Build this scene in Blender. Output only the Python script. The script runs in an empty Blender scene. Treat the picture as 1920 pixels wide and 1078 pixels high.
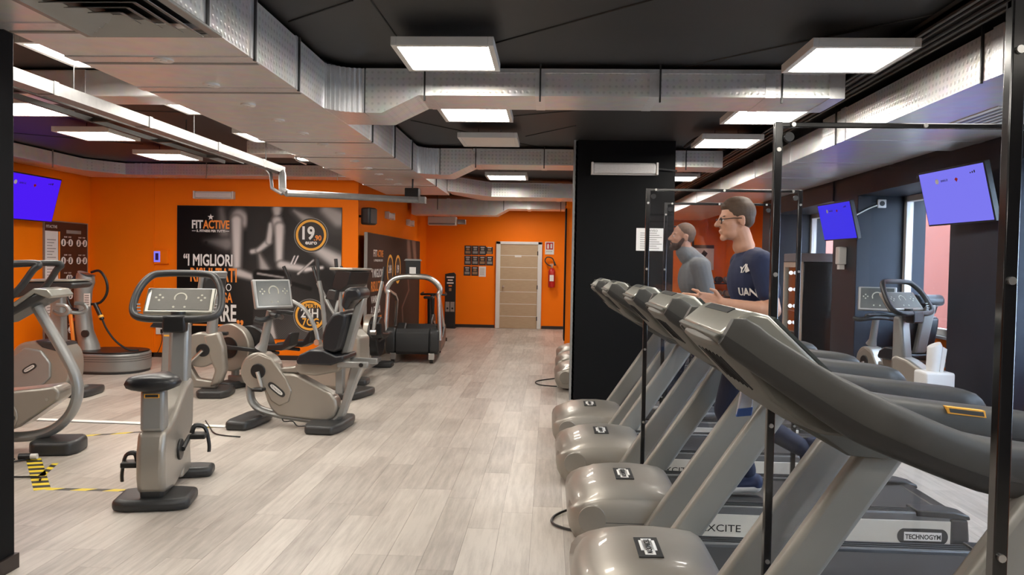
import bpy, bmesh, math, random
import numpy as np
from mathutils import Vector, Matrix
random.seed(7)
PI = math.pi
SC = bpy.context.scene
COL = SC.collection

# ------------------------------------------------------------------ camera
cam_data = bpy.data.cameras.new('camera')
cam_data.sensor_width = 36.0
cam_data.lens = 36.0 * 1442.0 / 1920.0
cam_data.clip_start = 0.05
cam = bpy.data.objects.new('camera', cam_data)
COL.objects.link(cam)
_y = np.array([71.0, 42.0, 1442.0]); _y /= np.linalg.norm(_y)
_u = np.array([0.019, 1.0, 0.0]); _u -= _u.dot(_y) * _y; _u /= np.linalg.norm(_u)
_x = np.cross(_u, _y)
_M = np.stack([_x, _y, _u])          # rows: world axes in (right, up, forward)
mw = Matrix.Identity(4)
for i in range(3):
    mw[i][0] = _M[i][0]; mw[i][1] = _M[i][1]; mw[i][2] = -_M[i][2]
mw.translation = (0.0, 0.0, 1.57)
cam.matrix_world = mw
SC.camera = cam

# ------------------------------------------------------------------ world, light levels, exposure
PANEL_STRENGTH = 34.0
SKY_STRENGTH = 19.0
world = bpy.data.worlds.new('overcast_sky')
SC.world = world
world.use_nodes = True
bg = world.node_tree.nodes['Background']
bg.inputs[0].default_value = (0.62, 0.78, 1.0, 1)
bg.inputs[1].default_value = SKY_STRENGTH
SC.view_settings.view_transform = 'Standard'
SC.view_settings.look = 'None'
SC.view_settings.exposure = 0.0
SC.view_settings.gamma = 1.0
SC.view_settings.use_curve_mapping = False
try:
    SC.cycles.max_bounces = 8
    SC.cycles.transparent_max_bounces = 16
except Exception:
    pass

# ------------------------------------------------------------------ materials
MATS = {}
def mat(name, col, rough=0.5, metal=0.0, var=0.06, scale=30.0, bump=0.0, bscale=200.0, spec=0.5, coat=0.0, emit=None, estr=1.0):
    if name in MATS:
        return MATS[name]
    m = bpy.data.materials.new(name); m.use_nodes = True
    nt = m.node_tree; N = nt.nodes; L = nt.links
    b = N['Principled BSDF']
    b.inputs['Roughness'].default_value = rough
    b.inputs['Metallic'].default_value = metal
    b.inputs['Specular IOR Level'].default_value = spec
    b.inputs['Coat Weight'].default_value = coat
    tc = N.new('ShaderNodeTexCoord')
    no = N.new('ShaderNodeTexNoise'); no.inputs['Scale'].default_value = scale; no.inputs['Detail'].default_value = 4
    L.new(tc.outputs['Object'], no.inputs['Vector'])
    mx = N.new('ShaderNodeMix'); mx.data_type = 'RGBA'
    c = Vector(col)
    mx.inputs['A'].default_value = (*(c * (1 - var)), 1)
    mx.inputs['B'].default_value = (*[min(1, v) for v in (c * (1 + var))], 1)
    L.new(no.outputs['Fac'], mx.inputs['Factor'])
    L.new(mx.outputs['Result'], b.inputs['Base Color'])
    if bump:
        n2 = N.new('ShaderNodeTexNoise'); n2.inputs['Scale'].default_value = bscale
        L.new(tc.outputs['Object'], n2.inputs['Vector'])
        bp = N.new('ShaderNodeBump'); bp.inputs['Strength'].default_value = bump; bp.inputs['Distance'].default_value = 0.002
        L.new(n2.outputs['Fac'], bp.inputs['Height']); L.new(bp.outputs['Normal'], b.inputs['Normal'])
    if emit:
        b.inputs['Emission Color'].default_value = (*emit, 1)
        b.inputs['Emission Strength'].default_value = estr
    MATS[name] = m
    return m

orange = mat('orange_paint', (0.90, 0.19, 0.0), 0.6, spec=.2, var=0.04, scale=3, bump=0.15, bscale=120)
ceil_black = mat('black_ceiling_membrane', (0.026, 0.026, 0.027), 0.5, spec=.35, var=0.12, scale=2.0, bump=0.25, bscale=6)
navy_wall = mat('navy_wall_paint', (0.013, 0.017, 0.027), 0.5, spec=.3, var=0.25, scale=4, bump=0.2, bscale=60)
black_paint = mat('black_column_paint', (0.0045, 0.0048, 0.0055), 0.6, spec=.12, var=0.1, scale=4, bump=0.1, bscale=90)
silver = mat('champagne_silver_paint', (0.315, 0.288, 0.252), 0.36, metal=0.45, var=0.04, scale=12, coat=0.25)
silver2 = mat('grey_silver_paint', (0.28, 0.28, 0.272), 0.36, metal=0.4, var=0.04, scale=12, coat=0.2)
upright_silver = mat('upright_grey_paint', (0.27, 0.26, 0.235), 0.42, metal=0.35, var=0.03, scale=14)
lightpanel = mat('pale_grey_side_panel', (0.62, 0.60, 0.54), 0.4, metal=0.1, var=0.03)
dark = mat('dark_grey_plastic', (0.025, 0.026, 0.027), 0.42, var=0.12, scale=40, bump=0.1, bscale=700)
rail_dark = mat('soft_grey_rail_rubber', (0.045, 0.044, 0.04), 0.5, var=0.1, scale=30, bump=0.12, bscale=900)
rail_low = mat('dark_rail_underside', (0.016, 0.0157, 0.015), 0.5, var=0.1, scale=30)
under_grey = mat('grey_console_body', (0.085, 0.083, 0.072), 0.5, var=0.06, scale=30, bump=0.1, bscale=900)
cap_grey = mat('console_cap_silver', (0.33, 0.325, 0.285), 0.3, metal=0.4, var=0.05, scale=25, coat=0.3)
black = mat('black_plastic', (0.008, 0.008, 0.009), 0.4, var=0.1)
gloss_black = mat('gloss_black_metal', (0.006, 0.006, 0.007), 0.14, var=0.1, spec=0.7)
belt = mat('running_belt_rubber', (0.022, 0.022, 0.023), 0.6, var=0.15, scale=80, bump=0.2, bscale=600)
pad = mat('black_vinyl_padding', (0.012, 0.013, 0.016), 0.35, var=0.15, scale=20, bump=0.15, bscale=500)
chrome = mat('polished_metal', (0.62, 0.61, 0.59), 0.3, metal=1.0, var=0.04)
galv = mat('galvanised_steel', (0.30, 0.30, 0.30), 0.45, metal=0.75, var=0.2, scale=18)
white = mat('white_paint', (0.66, 0.65, 0.62), 0.45, var=0.02)
whiteplastic = mat('white_plastic', (0.70, 0.69, 0.66), 0.35, var=0.03)
paper = mat('white_paper', (0.72, 0.71, 0.69), 0.7, var=0.04)
ink = mat('black_ink', (0.012, 0.012, 0.012), 0.6)
print_white = mat('white_print', (0.80, 0.79, 0.77), 0.6, var=0.02)
print_orange = mat('orange_print', (0.86, 0.26, 0.035), 0.6, var=0.03)
print_yellow = mat('amber_print', (0.86, 0.42, 0.05), 0.6, var=0.03)
print_dark = mat('dark_print', (0.022, 0.017, 0.018), 0.5, var=0.2, scale=5)
print_brown = mat('brown_print', (0.045, 0.020, 0.014), 0.4, var=0.25, scale=3)
print_grey = mat('grey_print', (0.25, 0.24, 0.23), 0.6)
red = mat('red_paint', (0.45, 0.012, 0.010), 0.35)
yellow = mat('yellow_tape', (0.78, 0.60, 0.03), 0.5)
skirt = mat('dark_skirting', (0.02, 0.012, 0.01), 0.4)
skin = mat('skin', (0.56, 0.30, 0.20), 0.5, var=0.07, scale=25)
hair_brown = mat('short_brown_hair', (0.075, 0.042, 0.024), 0.6, var=0.35, scale=140, bump=0.3, bscale=600)
beard_brown = mat('dark_beard', (0.045, 0.022, 0.013), 0.7, var=0.35, scale=140, bump=0.3, bscale=600)
shirt_navy = mat('navy_cotton', (0.012, 0.020, 0.062), 0.8, var=0.15, scale=14, bump=0.25, bscale=40)
trouser_navy = mat('navy_trousers', (0.008, 0.012, 0.034), 0.8, var=0.15, scale=12, bump=0.3, bscale=40)
hoodie_grey = mat('grey_jersey', (0.16, 0.165, 0.165), 0.85, var=0.12, scale=40, bump=0.3, bscale=50)
shoe_white = mat('white_shoe_sole', (0.6, 0.58, 0.55), 0.6)
shoe_navy = mat('navy_shoe_mesh', (0.015, 0.022, 0.06), 0.7)
lcd = mat('dull_console_screen', (0.055, 0.062, 0.060), 0.2, var=0.1)
lcd_pale = mat('pale_console_face', (0.17, 0.165, 0.15), 0.65, var=0.05, spec=0.15)
lcd_lit = mat('lit_console_face', (0.2, 0.25, 0.3), 0.3, emit=(0.35, 0.5, 0.75), estr=0.45)
terracotta = mat('terracotta_render', (0.19, 0.048, 0.026), 0.8, var=0.08, scale=1.5)
foil_dark = mat('black_cable_tray', (0.03, 0.026, 0.022), 0.5, var=0.2)

def glass_mat(name, tint=(1, 1, 1), refl=0.9):
    m = bpy.data.materials.new(name); m.use_nodes = True
    nt = m.node_tree; N = nt.nodes; L = nt.links
    N.remove(N['Principled BSDF'])
    tr = N.new('ShaderNodeBsdfTransparent'); tr.inputs[0].default_value = (*tint, 1)
    gl = N.new('ShaderNodeBsdfGlossy'); gl.inputs['Roughness'].default_value = 0.03; gl.inputs[0].default_value = (refl, refl, refl, 1)
    lw = N.new('ShaderNodeLayerWeight'); pw = N.new('ShaderNodeMath'); pw.operation = 'POWER'; pw.inputs[1].default_value = 5.0
    L.new(lw.outputs['Facing'], pw.inputs[0])
    fr = N.new('ShaderNodeMath'); fr.operation = 'MULTIPLY_ADD'; fr.inputs[1].default_value = 0.9; fr.inputs[2].default_value = 0.04
    L.new(pw.outputs[0], fr.inputs[0])
    mx = N.new('ShaderNodeMixShader')
    L.new(fr.outputs[0], mx.inputs[0]); L.new(tr.outputs[0], mx.inputs[1]); L.new(gl.outputs[0], mx.inputs[2])
    L.new(mx.outputs[0], N['Material Output'].inputs['Surface'])
    return m
acrylic = glass_mat('clear_acrylic', (0.96, 0.965, 0.98))
window_glass = glass_mat('window_glass', (0.95, 0.97, 0.97))

def emission_mat(name, col, s):
    m = bpy.data.materials.new(name); m.use_nodes = True
    nt = m.node_tree; N = nt.nodes
    N.remove(N['Principled BSDF'])
    e = N.new('ShaderNodeEmission'); e.inputs[0].default_value = (*col, 1); e.inputs[1].default_value = s
    nt.links.new(e.outputs[0], N['Material Output'].inputs['Surface'])
    return m
led = emission_mat('led_diffuser_light', (1.0, 0.94, 0.845), PANEL_STRENGTH)
led_dot = emission_mat('cooler_led_light', (0.85, 0.95, 1.0), 6.0)
screen_violet = emission_mat('violet_screen_light', (0.075, 0.012, 0.90), 1.0)
screen_lilac = emission_mat('lilac_screen_light', (0.24, 0.22, 0.98), 1.0)
screen_indigo = emission_mat('indigo_screen_light', (0.06, 0.04, 0.88), 1.0)
blue_glow = emission_mat('blue_keypad_light', (0.25, 0.22, 1.0), 1.0)

def foil_mat(name, col, metal, rough, dots):
    m = bpy.data.materials.new(name); m.use_nodes = True
    nt = m.node_tree; N = nt.nodes; L = nt.links
    b = N['Principled BSDF']; b.inputs['Roughness'].default_value = rough; b.inputs['Metallic'].default_value = metal
    tc = N.new('ShaderNodeTexCoord')
    vo = N.new('ShaderNodeTexVoronoi'); vo.inputs['Scale'].default_value = 22; vo.inputs['Randomness'].default_value = 0.0
    L.new(tc.outputs['Object'], vo.inputs['Vector'])
    rp = N.new('ShaderNodeMapRange'); rp.inputs['From Min'].default_value = 0.18; rp.inputs['From Max'].default_value = 0.34
    L.new(vo.outputs['Distance'], rp.inputs['Value'])
    no = N.new('ShaderNodeTexNoise'); no.inputs['Scale'].default_value = 9
    L.new(tc.outputs['Object'], no.inputs['Vector'])
    mx = N.new('ShaderNodeMix'); mx.data_type = 'RGBA'
    c = Vector(col)
    mx.inputs['A'].default_value = (*(c * (1 - dots)), 1); mx.inputs['B'].default_value = (*c, 1)
    L.new(rp.outputs['Result'], mx.inputs['Factor'])
    m2 = N.new('ShaderNodeMix'); m2.data_type = 'RGBA'; m2.blend_type = 'MULTIPLY'; m2.inputs['Factor'].default_value = 0.25
    L.new(mx.outputs['Result'], m2.inputs['A']); L.new(no.outputs['Color'], m2.inputs['B'])
    L.new(m2.outputs['Result'], b.inputs['Base Color'])
    bp = N.new('ShaderNodeBump'); bp.inputs['Strength'].default_value = 0.35; bp.inputs['Distance'].default_value = 0.003
    L.new(rp.outputs['Result'], bp.inputs['Height']); L.new(bp.outputs['Normal'], b.inputs['Normal'])
    return m
duct_foil = foil_mat('embossed_duct_foil', (0.90, 0.88, 0.87), 0.55, 0.33, 0.22)
duct_tape = mat('aluminium_duct_tape', (0.82, 0.82, 0.83), 0.3, metal=0.7, var=0.12, scale=30, bump=0.4, bscale=80)

def plank_mat():
    m = bpy.data.materials.new('pale_grey_wood_vinyl'); m.use_nodes = True
    nt = m.node_tree; N = nt.nodes; L = nt.links
    b = N['Principled BSDF']
    ge = N.new('ShaderNodeNewGeometry'); oi = N.new('ShaderNodeObjectInfo'); tc = N.new('ShaderNodeTexCoord')
    ad = N.new('ShaderNodeMath'); ad.operation = 'ADD'
    L.new(ge.outputs['Random Per Island'], ad.inputs[0]); L.new(oi.outputs['Random'], ad.inputs[1])
    fr = N.new('ShaderNodeMath'); fr.operation = 'FRACT'; L.new(ad.outputs[0], fr.inputs[0])
    mp = N.new('ShaderNodeMapping'); mp.inputs['Scale'].default_value = (26, 2.2, 1)
    L.new(ge.outputs['Position'], mp.inputs['Vector'])
    sh = N.new('ShaderNodeVectorMath'); sh.operation = 'ADD'
    cb = N.new('ShaderNodeCombineXYZ'); ml = N.new('ShaderNodeMath'); ml.operation = 'MULTIPLY'; ml.inputs[1].default_value = 50
    L.new(fr.outputs[0], ml.inputs[0]); L.new(ml.outputs[0], cb.inputs['X']); L.new(ml.outputs[0], cb.inputs['Y'])
    L.new(mp.outputs[0], sh.inputs[0]); L.new(cb.outputs[0], sh.inputs[1])
    n1 = N.new('ShaderNodeTexNoise'); n1.inputs['Scale'].default_value = 1.0; n1.inputs['Detail'].default_value = 6; n1.inputs['Roughness'].default_value = 0.65
    L.new(sh.outputs[0], n1.inputs['Vector'])
    n2 = N.new('ShaderNodeTexNoise'); n2.inputs['Scale'].default_value = 2.2; n2.inputs['Detail'].default_value = 4
    L.new(ge.outputs['Position'], n2.inputs['Vector'])
    cr = N.new('ShaderNodeValToRGB')
    cr.color_ramp.elements[0].position = 0.28; cr.color_ramp.elements[0].color = (0.27, 0.235, 0.205, 1)
    cr.color_ramp.elements[1].position = 0.66; cr.color_ramp.elements[1].color = (0.50, 0.455, 0.405, 1)
    mixf = N.new('ShaderNodeMath'); mixf.operation = 'MULTIPLY_ADD'; mixf.inputs[1].default_value = 0.75
    ms = N.new('ShaderNodeMath'); ms.operation = 'MULTIPLY_ADD'; ms.inputs[1].default_value = 0.22; ms.inputs[2].default_value = -0.09
    L.new(fr.outputs[0], ms.inputs[0])
    m3 = N.new('ShaderNodeMath'); m3.operation = 'MULTIPLY_ADD'; m3.inputs[1].default_value = 0.25
    L.new(n2.outputs['Fac'], m3.inputs[0]); L.new(ms.outputs[0], m3.inputs[2])
    L.new(n1.outputs['Fac'], mixf.inputs[0]); L.new(m3.outputs[0], mixf.inputs[2])
    L.new(mixf.outputs[0], cr.inputs['Fac'])
    L.new(cr.outputs['Color'], b.inputs['Base Color'])
    b.inputs['Roughness'].default_value = 0.36
    b.inputs['Specular IOR Level'].default_value = 0.45
    bp = N.new('ShaderNodeBump'); bp.inputs['Strength'].default_value = 0.12; bp.inputs['Distance'].default_value = 0.001
    L.new(n1.outputs['Fac'], bp.inputs['Height']); L.new(bp.outputs['Normal'], b.inputs['Normal'])
    return m
plank_m = plank_mat()

def door_wood():
    m = bpy.data.materials.new('pale_oak_laminate'); m.use_nodes = True
    nt = m.node_tree; N = nt.nodes; L = nt.links
    b = N['Principled BSDF']; tc = N.new('ShaderNodeTexCoord')
    mp = N.new('ShaderNodeMapping'); mp.inputs['Scale'].default_value = (3, 3, 40)
    n = N.new('ShaderNodeTexNoise'); n.inputs['Scale'].default_value = 2
    cr = N.new('ShaderNodeValToRGB')
    cr.color_ramp.elements[0].color = (0.36, 0.25, 0.15, 1); cr.color_ramp.elements[1].color = (0.50, 0.38, 0.25, 1)
    L.new(tc.outputs['Object'], mp.inputs[0]); L.new(mp.outputs[0], n.inputs['Vector']); L.new(n.outputs['Fac'], cr.inputs[0])
    L.new(cr.outputs[0], b.inputs['Base Color']); b.inputs['Roughness'].default_value = 0.4
    return m
oak = door_wood()

def stripe_mat():
    m = bpy.data.materials.new('hazard_tape_print'); m.use_nodes = True
    nt = m.node_tree; N = nt.nodes; L = nt.links
    b = N['Principled BSDF']; b.inputs['Roughness'].default_value = 0.45
    at = N.new('ShaderNodeAttribute'); at.attribute_name = 'along'
    fr = N.new('ShaderNodeMath'); fr.operation = 'FRACT'; L.new(at.outputs['Fac'], fr.inputs[0])
    gt = N.new('ShaderNodeMath'); gt.operation = 'GREATER_THAN'; gt.inputs[1].default_value = 0.5; L.new(fr.outputs[0], gt.inputs[0])
    mx = N.new('ShaderNodeMix'); mx.data_type = 'RGBA'
    mx.inputs['A'].default_value = (0.75, 0.58, 0.03, 1); mx.inputs['B'].default_value = (0.03, 0.028, 0.025, 1)
    L.new(gt.outputs[0], mx.inputs['Factor']); L.new(mx.outputs['Result'], b.inputs['Base Color'])
    return m
hazard = stripe_mat()

def attr_mat(name, rough=0.4):
    m = bpy.data.materials.new(name); m.use_nodes = True
    nt = m.node_tree; b = nt.nodes['Principled BSDF']; b.inputs['Roughness'].default_value = rough; b.inputs['Specular IOR Level'].default_value = 0.2
    a = nt.nodes.new('ShaderNodeAttribute'); a.attribute_name = 'ink'
    nt.links.new(a.outputs['Color'], b.inputs['Base Color'])
    return m
poster_print = attr_mat('poster_print', 0.6)

# ------------------------------------------------------------------ helpers
class MB:
    """collects shapes and links them as ONE mesh object"""
    def __init__(s):
        s.v = []; s.f = []
    def add(s, vs, fs):
        o = len(s.v); s.v += [tuple(v) for v in vs]; s.f += [tuple(i + o for i in f) for f in fs]; return s
    def box(s, c, d, rz=0.0, ry=0.0, rx=0.0):
        hx, hy, hz = d[0] / 2, d[1] / 2, d[2] / 2
        R = Matrix.Rotation(rz, 3, 'Z') @ Matrix.Rotation(ry, 3, 'Y') @ Matrix.Rotation(rx, 3, 'X')
        vs = [Vector(c) + R @ Vector((x * hx, y * hy, z * hz)) for x in (-1, 1) for y in (-1, 1) for z in (-1, 1)]
        return s.add(vs, [(0, 1, 3, 2), (4, 6, 7, 5), (0, 4, 5, 1), (2, 3, 7, 6), (0, 2, 6, 4), (1, 5, 7, 3)])
    def bb(s, x0, x1, y0, y1, z0, z1):
        return s.box(((x0 + x1) / 2, (y0 + y1) / 2, (z0 + z1) / 2), (x1 - x0, y1 - y0, z1 - z0))
    def prism(s, poly, c0, c1, axis='Y'):
        """extrude a 2D polygon: axis Y -> (x,z), axis Z -> (x,y), axis X -> (y,z)"""
        def P(a, b, c):
            return (a, c, b) if axis == 'Y' else ((a, b, c) if axis == 'Z' else (c, a, b))
        n = len(poly)
        ar = sum(poly[i][0] * poly[(i + 1) % n][1] - poly[(i + 1) % n][0] * poly[i][1] for i in range(n))
        if ar < 0: poly = poly[::-1]
        if c1 < c0: c0, c1 = c1, c0
        vs = [P(a, b, c0) for a, b in poly] + [P(a, b, c1) for a, b in poly]
        fs = [tuple(range(n)), tuple(range(2 * n - 1, n - 1, -1))] + [(i, i + n, (i + 1) % n + n, (i + 1) % n) for i in range(n)]
        if axis != 'Y':
            fs = [f[::-1] for f in fs]
        return s.add(vs, fs)
    def loft(s, rings, caps=True):
        n = len(rings[0]); o = []
        fs = []
        for r in rings: o += r
        for k in range(len(rings) - 1):
            for i in range(n):
                j = (i + 1) % n
                fs.append((k * n + i, k * n + j, (k + 1) * n + j, (k + 1) * n + i))
        if caps:
            fs.append(tuple(range(n - 1, -1, -1))); fs.append(tuple((len(rings) - 1) * n + i for i in range(n)))
        return s.add(o, fs)
    def tube(s, pts, r, n=10, flat=1.0, closed=False, up=None):
        pts = [Vector(p) for p in pts]; m = len(pts)
        rr = r if isinstance(r, (list, tuple)) else [r] * m
        rings = []; ref = None
        for i, p in enumerate(pts):
            a = pts[i - 1] if (i > 0 or closed) else p
            b = pts[(i + 1) % m] if (i < m - 1 or closed) else p
            t = (b - a).normalized()
            if ref is None:
                ref = Vector(up) if up else (Vector((0, 1, 0)) if abs(t.y) < 0.9 else Vector((0, 0, 1)))
            e1 = (ref - t * ref.dot(t)).normalized(); ref = e1
            e2 = t.cross(e1)
            rings.append([p + e1 * (rr[i] * flat * math.cos(2 * PI * k / n)) + e2 * (rr[i] * math.sin(2 * PI * k / n)) for k in range(n)])
        if closed:
            return s.loft(rings + [rings[0]], caps=False)
        return s.loft(rings)
    def cyl(s, p0, p1, r, n=16, r1=None):
        return s.tube([p0, p1], [r, r if r1 is None else r1], n)
    def ball(s, c, r, n=12, m=8, R=None):
        r = (r, r, r) if not isinstance(r, (tuple, list)) else r
        c = Vector(c); vs = []; fs = []
        R = R or Matrix.Identity(3)
        vs.append(c + R @ Vector((0, 0, r[2])))
        for i in range(1, m):
            th = PI * i / m
            for k in range(n):
                ph = 2 * PI * k / n
                vs.append(c + R @ Vector((r[0] * math.sin(th) * math.cos(ph), r[1] * math.sin(th) * math.sin(ph), r[2] * math.cos(th))))
        vs.append(c + R @ Vector((0, 0, -r[2])))
        for k in range(n): fs.append((0, 1 + k, 1 + (k + 1) % n))
        for i in range(m - 2):
            for k in range(n):
                a = 1 + i * n + k; b = 1 + i * n + (k + 1) % n
                fs.append((a, a + n, b + n, b))
        e = len(vs) - 1
        for k in range(n): fs.append((e, e - n + (k + 1) % n, e - n + k))
        return s.add(vs, fs)
    def caps(s, p0, p1, r0, r1, n=12):
        """tapered capsule with round ends"""
        p0, p1 = Vector(p0), Vector(p1); t = (p1 - p0); L = t.length; t.normalize()
        pts = []; rr = []
        for k in range(5):
            a = PI / 2 * (1 - k / 4.0); pts.append(p0 - t * r0 * math.sin(a)); rr.append(max(r0 * math.cos(a), r0 * 0.05))
        for k in range(5):
            a = PI / 2 * k / 4.0; pts.append(p1 + t * r1 * math.sin(a)); rr.append(max(r1 * math.cos(a), r1 * 0.05))
        return s.tube(pts, rr, n)
    def mesh(s, name, smooth=38.0):
        me = bpy.data.meshes.new(name)
        me.from_pydata(s.v, [], s.f); me.update()
        bm = bmesh.new(); bm.from_mesh(me); bmesh.ops.recalc_face_normals(bm, faces=bm.faces[:]); bm.to_mesh(me); bm.free()
        if smooth:
            me.shade_smooth(); me.set_sharp_from_angle(angle=math.radians(smooth))
        return me
    def done(s, name, m, parent=None, bevel=0.0, seg=2, smooth=38.0, loc=None, rz=0.0, sub=0):
        me = s.mesh(name, smooth)
        me.materials.append(m)
        o = bpy.data.objects.new(name, me); COL.objects.link(o)
        if parent is not None: o.parent = parent
        if loc is not None: o.location = loc
        if rz: o.rotation_euler = (0, 0, rz)
        if bevel:
            b = o.modifiers.new('bevel', 'BEVEL'); b.width = bevel; b.segments = seg; b.limit_method = 'ANGLE'; b.angle_limit = math.radians(35)
        if sub:
            q = o.modifiers.new('subdivision', 'SUBSURF'); q.levels = sub; q.render_levels = sub
        return o

def tag(o, label, cat, group=None):
    o['label'] = label; o['category'] = cat
    if group: o['group'] = group
    return o
def thing(name, label, cat, loc=(0, 0, 0), rz=0.0, group=None):
    o = bpy.data.objects.new(name, None); COL.objects.link(o)
    o.location = loc; o.rotation_euler = (0, 0, rz); o.empty_display_size = 0.1
    return tag(o, label, cat, group)
def struct(o):
    o['kind'] = 'structure'; return o
def dup(root, loc, rz, label, group=None):
    def cp(o, par):
        c = o.copy(); COL.objects.link(c)
        if par is not None: c.parent = par
        for ch in list(o.children): cp(ch, c)
        return c
    r = cp(root, None)
    r.location = loc; r.rotation_euler = (0, 0, rz); r['label'] = label
    if group: r['group'] = group
    return r

def text(s, origin, size, right, up, m, parent=None, sx=1.0, align='LEFT', bold=0.0, name='lettering', depth=0.0006, label=None):
    cu = bpy.data.curves.new('lettering_curve', 'FONT')
    cu.body = s; cu.size = size; cu.align_x = align; cu.offset = bold; cu.extrude = depth; cu.resolution_u = 3
    tmp = bpy.data.objects.new('lettering_tmp', cu)
    me = bpy.data.meshes.new_from_object(tmp)
    bpy.data.objects.remove(tmp); bpy.data.curves.remove(cu)
    me.name = name
    r = Vector(right).normalized(); u = Vector(up).normalized(); n = r.cross(u)
    T = Matrix.Identity(4)
    for i in range(3):
        T[i][0] = r[i] * sx; T[i][1] = u[i]; T[i][2] = n[i]
    T.translation = Vector(origin)
    me.transform(T)
    me.materials.clear(); me.materials.append(m)
    o = bpy.data.objects.new(name, me); COL.objects.link(o)
    if parent is not None: o.parent = parent
    return o
FR = ((1, 0, 0), (0, 0, 1))        # reads from the camera's side (faces -Y)
PX = ((0, 1, 0), (0, 0, 1))        # faces +X
NX = ((0, -1, 0), (0, 0, 1))       # faces -X

def smooth_path(pts, n=6):
    """Catmull-Rom through the points"""
    P = [Vector(p) for p in pts]; out = []
    for i in range(len(P) - 1):
        a = P[i - 1] if i > 0 else P[i]; b = P[i]; c = P[i + 1]; d = P[i + 2] if i + 2 < len(P) else P[i + 1]
        for k in range(n):
            t = k / n
            out.append(0.5 * ((2 * b) + (c - a) * t + (2 * a - 5 * b + 4 * c - d) * t * t + (3 * b - a - 3 * c + d) * t ** 3))
    out.append(P[-1]); return out
# ================================================================== the setting
ZC = 3.02                                   # ceiling height
XL, XM, XR = -7.30, -3.05, 4.40             # left wall, middle wall, outer right wall
YB, YF, YN = 11.90, 18.87, -3.20            # poster wall, far wall, wall behind the viewer

fl = struct(MB().bb(XL - .1, XR + .1, YN - .1, YF + .1, -.12, -.003).done('floor', mat('floor_joint', (0.20, 0.18, 0.16), 0.7)))
PW, PL = 0.19, 1.22
full_mb = MB().bb(.0008, PW - .0008, .0008, PL - .0008, -.003, 0.0)
full_me = full_mb.mesh('plank', 0); full_me.materials.append(plank_m)
spots, far_mb = [], MB()
def frame_px(x, y, z):
    d = Vector((x, y, z - 1.57)); c = [sum(d[k] * _M[k][i] for k in range(3)) for i in range(3)]
    return (960 + 1442 * c[0] / c[2], 539 - 1442 * c[1] / c[2]) if c[2] > .1 else (-1e4, -1e4)
nrow = int((XR - XL) / PW) + 1
for r in range(nrow):
    x0 = XL + r * PW
    off = random.random() * PL
    k = 0
    y0 = YN - off
    while y0 < YF:
        a, b = max(y0, YN), min(y0 + PL, YF); x1 = min(x0 + PW, XR)
        whole = (b - a) > PL - .001 and x1 - x0 > PW - .001
        px = frame_px(x0 + PW / 2, (a + b) / 2, 0)
        seen = -60 < px[0] < 1980 and 480 < px[1] < 1130
        hidden = x0 > .5 and (a + b) / 2 > 6.0 or (x0 < -3.2 and a > 11.9)
        if whole and seen and not hidden: spots.append(((a + b) / 2, x0, a))
        elif b - a > .01: far_mb.bb(x0 + .0008, x1 - .0008, a + .0008, b - .0008, -.003, 0.0)
        y0 += PL
spots.sort()
for i, (_, x0, y0) in enumerate(spots):
    if i < 300:
        o = bpy.data.objects.new('plank', full_me); COL.objects.link(o); o.parent = fl; o.location = (x0, y0, 0)
    else:
        far_mb.bb(x0 + .0008, x0 + PW - .0008, y0 + .0008, y0 + PL - .0008, -.003, 0.0)
o = far_mb.done('plank_field', plank_m, fl, smooth=0); o['kind'] = 'stuff'

ce = struct(MB().bb(XL - .1, XR + .1, YN - .1, YF + .1, ZC, ZC + .12).done('ceiling', ceil_black))
for a, b in [((-1.61, 4.64), (-1.12, 4.26)), ((-1.03, 3.2), (-1.01, 4.98)), ((-.38, 5.07), (1.6, 3.27)), ((.85, 5.73), (2.28, 4.34)),
             ((-1.44, 7.81), (.31, 10.14)), ((-.3, 8.72), (.24, 8.03)), ((-1.1, 6.4), (.3, 7.1)), ((-.5, 7.6), (.3, 7.2)), ((-5.6, 7.3), (-3.4, 7.5)), ((-7.0, 8.4), (-5.2, 9.6))]:
    MB().tube([(a[0], a[1], ZC - .002), (b[0], b[1], ZC - .002)], .006, 6).done('seam', ink, ce)

wl = struct(MB().bb(XL - .12, XL, YN, YB + .1, 0, ZC).done('wall_left', orange))
wb = struct(MB().bb(XL - .12, XM - .12, YB, YB + .14, 0, ZC).done('wall_back', orange))
MB().bb(-6.30, -6.26, YB - .012, YB, 0, ZC).done('wall_strip', orange, wb)
wm = struct(MB().bb(XM - .12, XM, YB, YF, 0, ZC).done('wall_middle', orange))
wf = struct(MB().bb(XM - .12, XR, YF, YF + .12, 0, ZC).done('wall_far', orange))
wn = struct(MB().bb(XL - .12, XR, YN - .12, YN, 0, ZC).done('wall_front', mat('grey_front_wall', (0.25, 0.24, 0.23), 0.7)))
for nm, a in [('baseboard_left', (XL, XL + .012, YN, YB)), ('baseboard_middle', (XM, XM + .012, YB, YF))]:
    struct(MB().bb(a[0], a[1], a[2], a[3], 0, .075).done(nm, skirt))
bb_ = MB().bb(XL, -3.05, YB - .012, YB, 0, .075)
struct(bb_.done('baseboard_back', skirt))
struct(MB().bb(XM, -1.34, YF - .012, YF, 0, .075).bb(-.18, 4.25, YF - .012, YF, 0, .075).done('baseboard_far', skirt))

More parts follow.
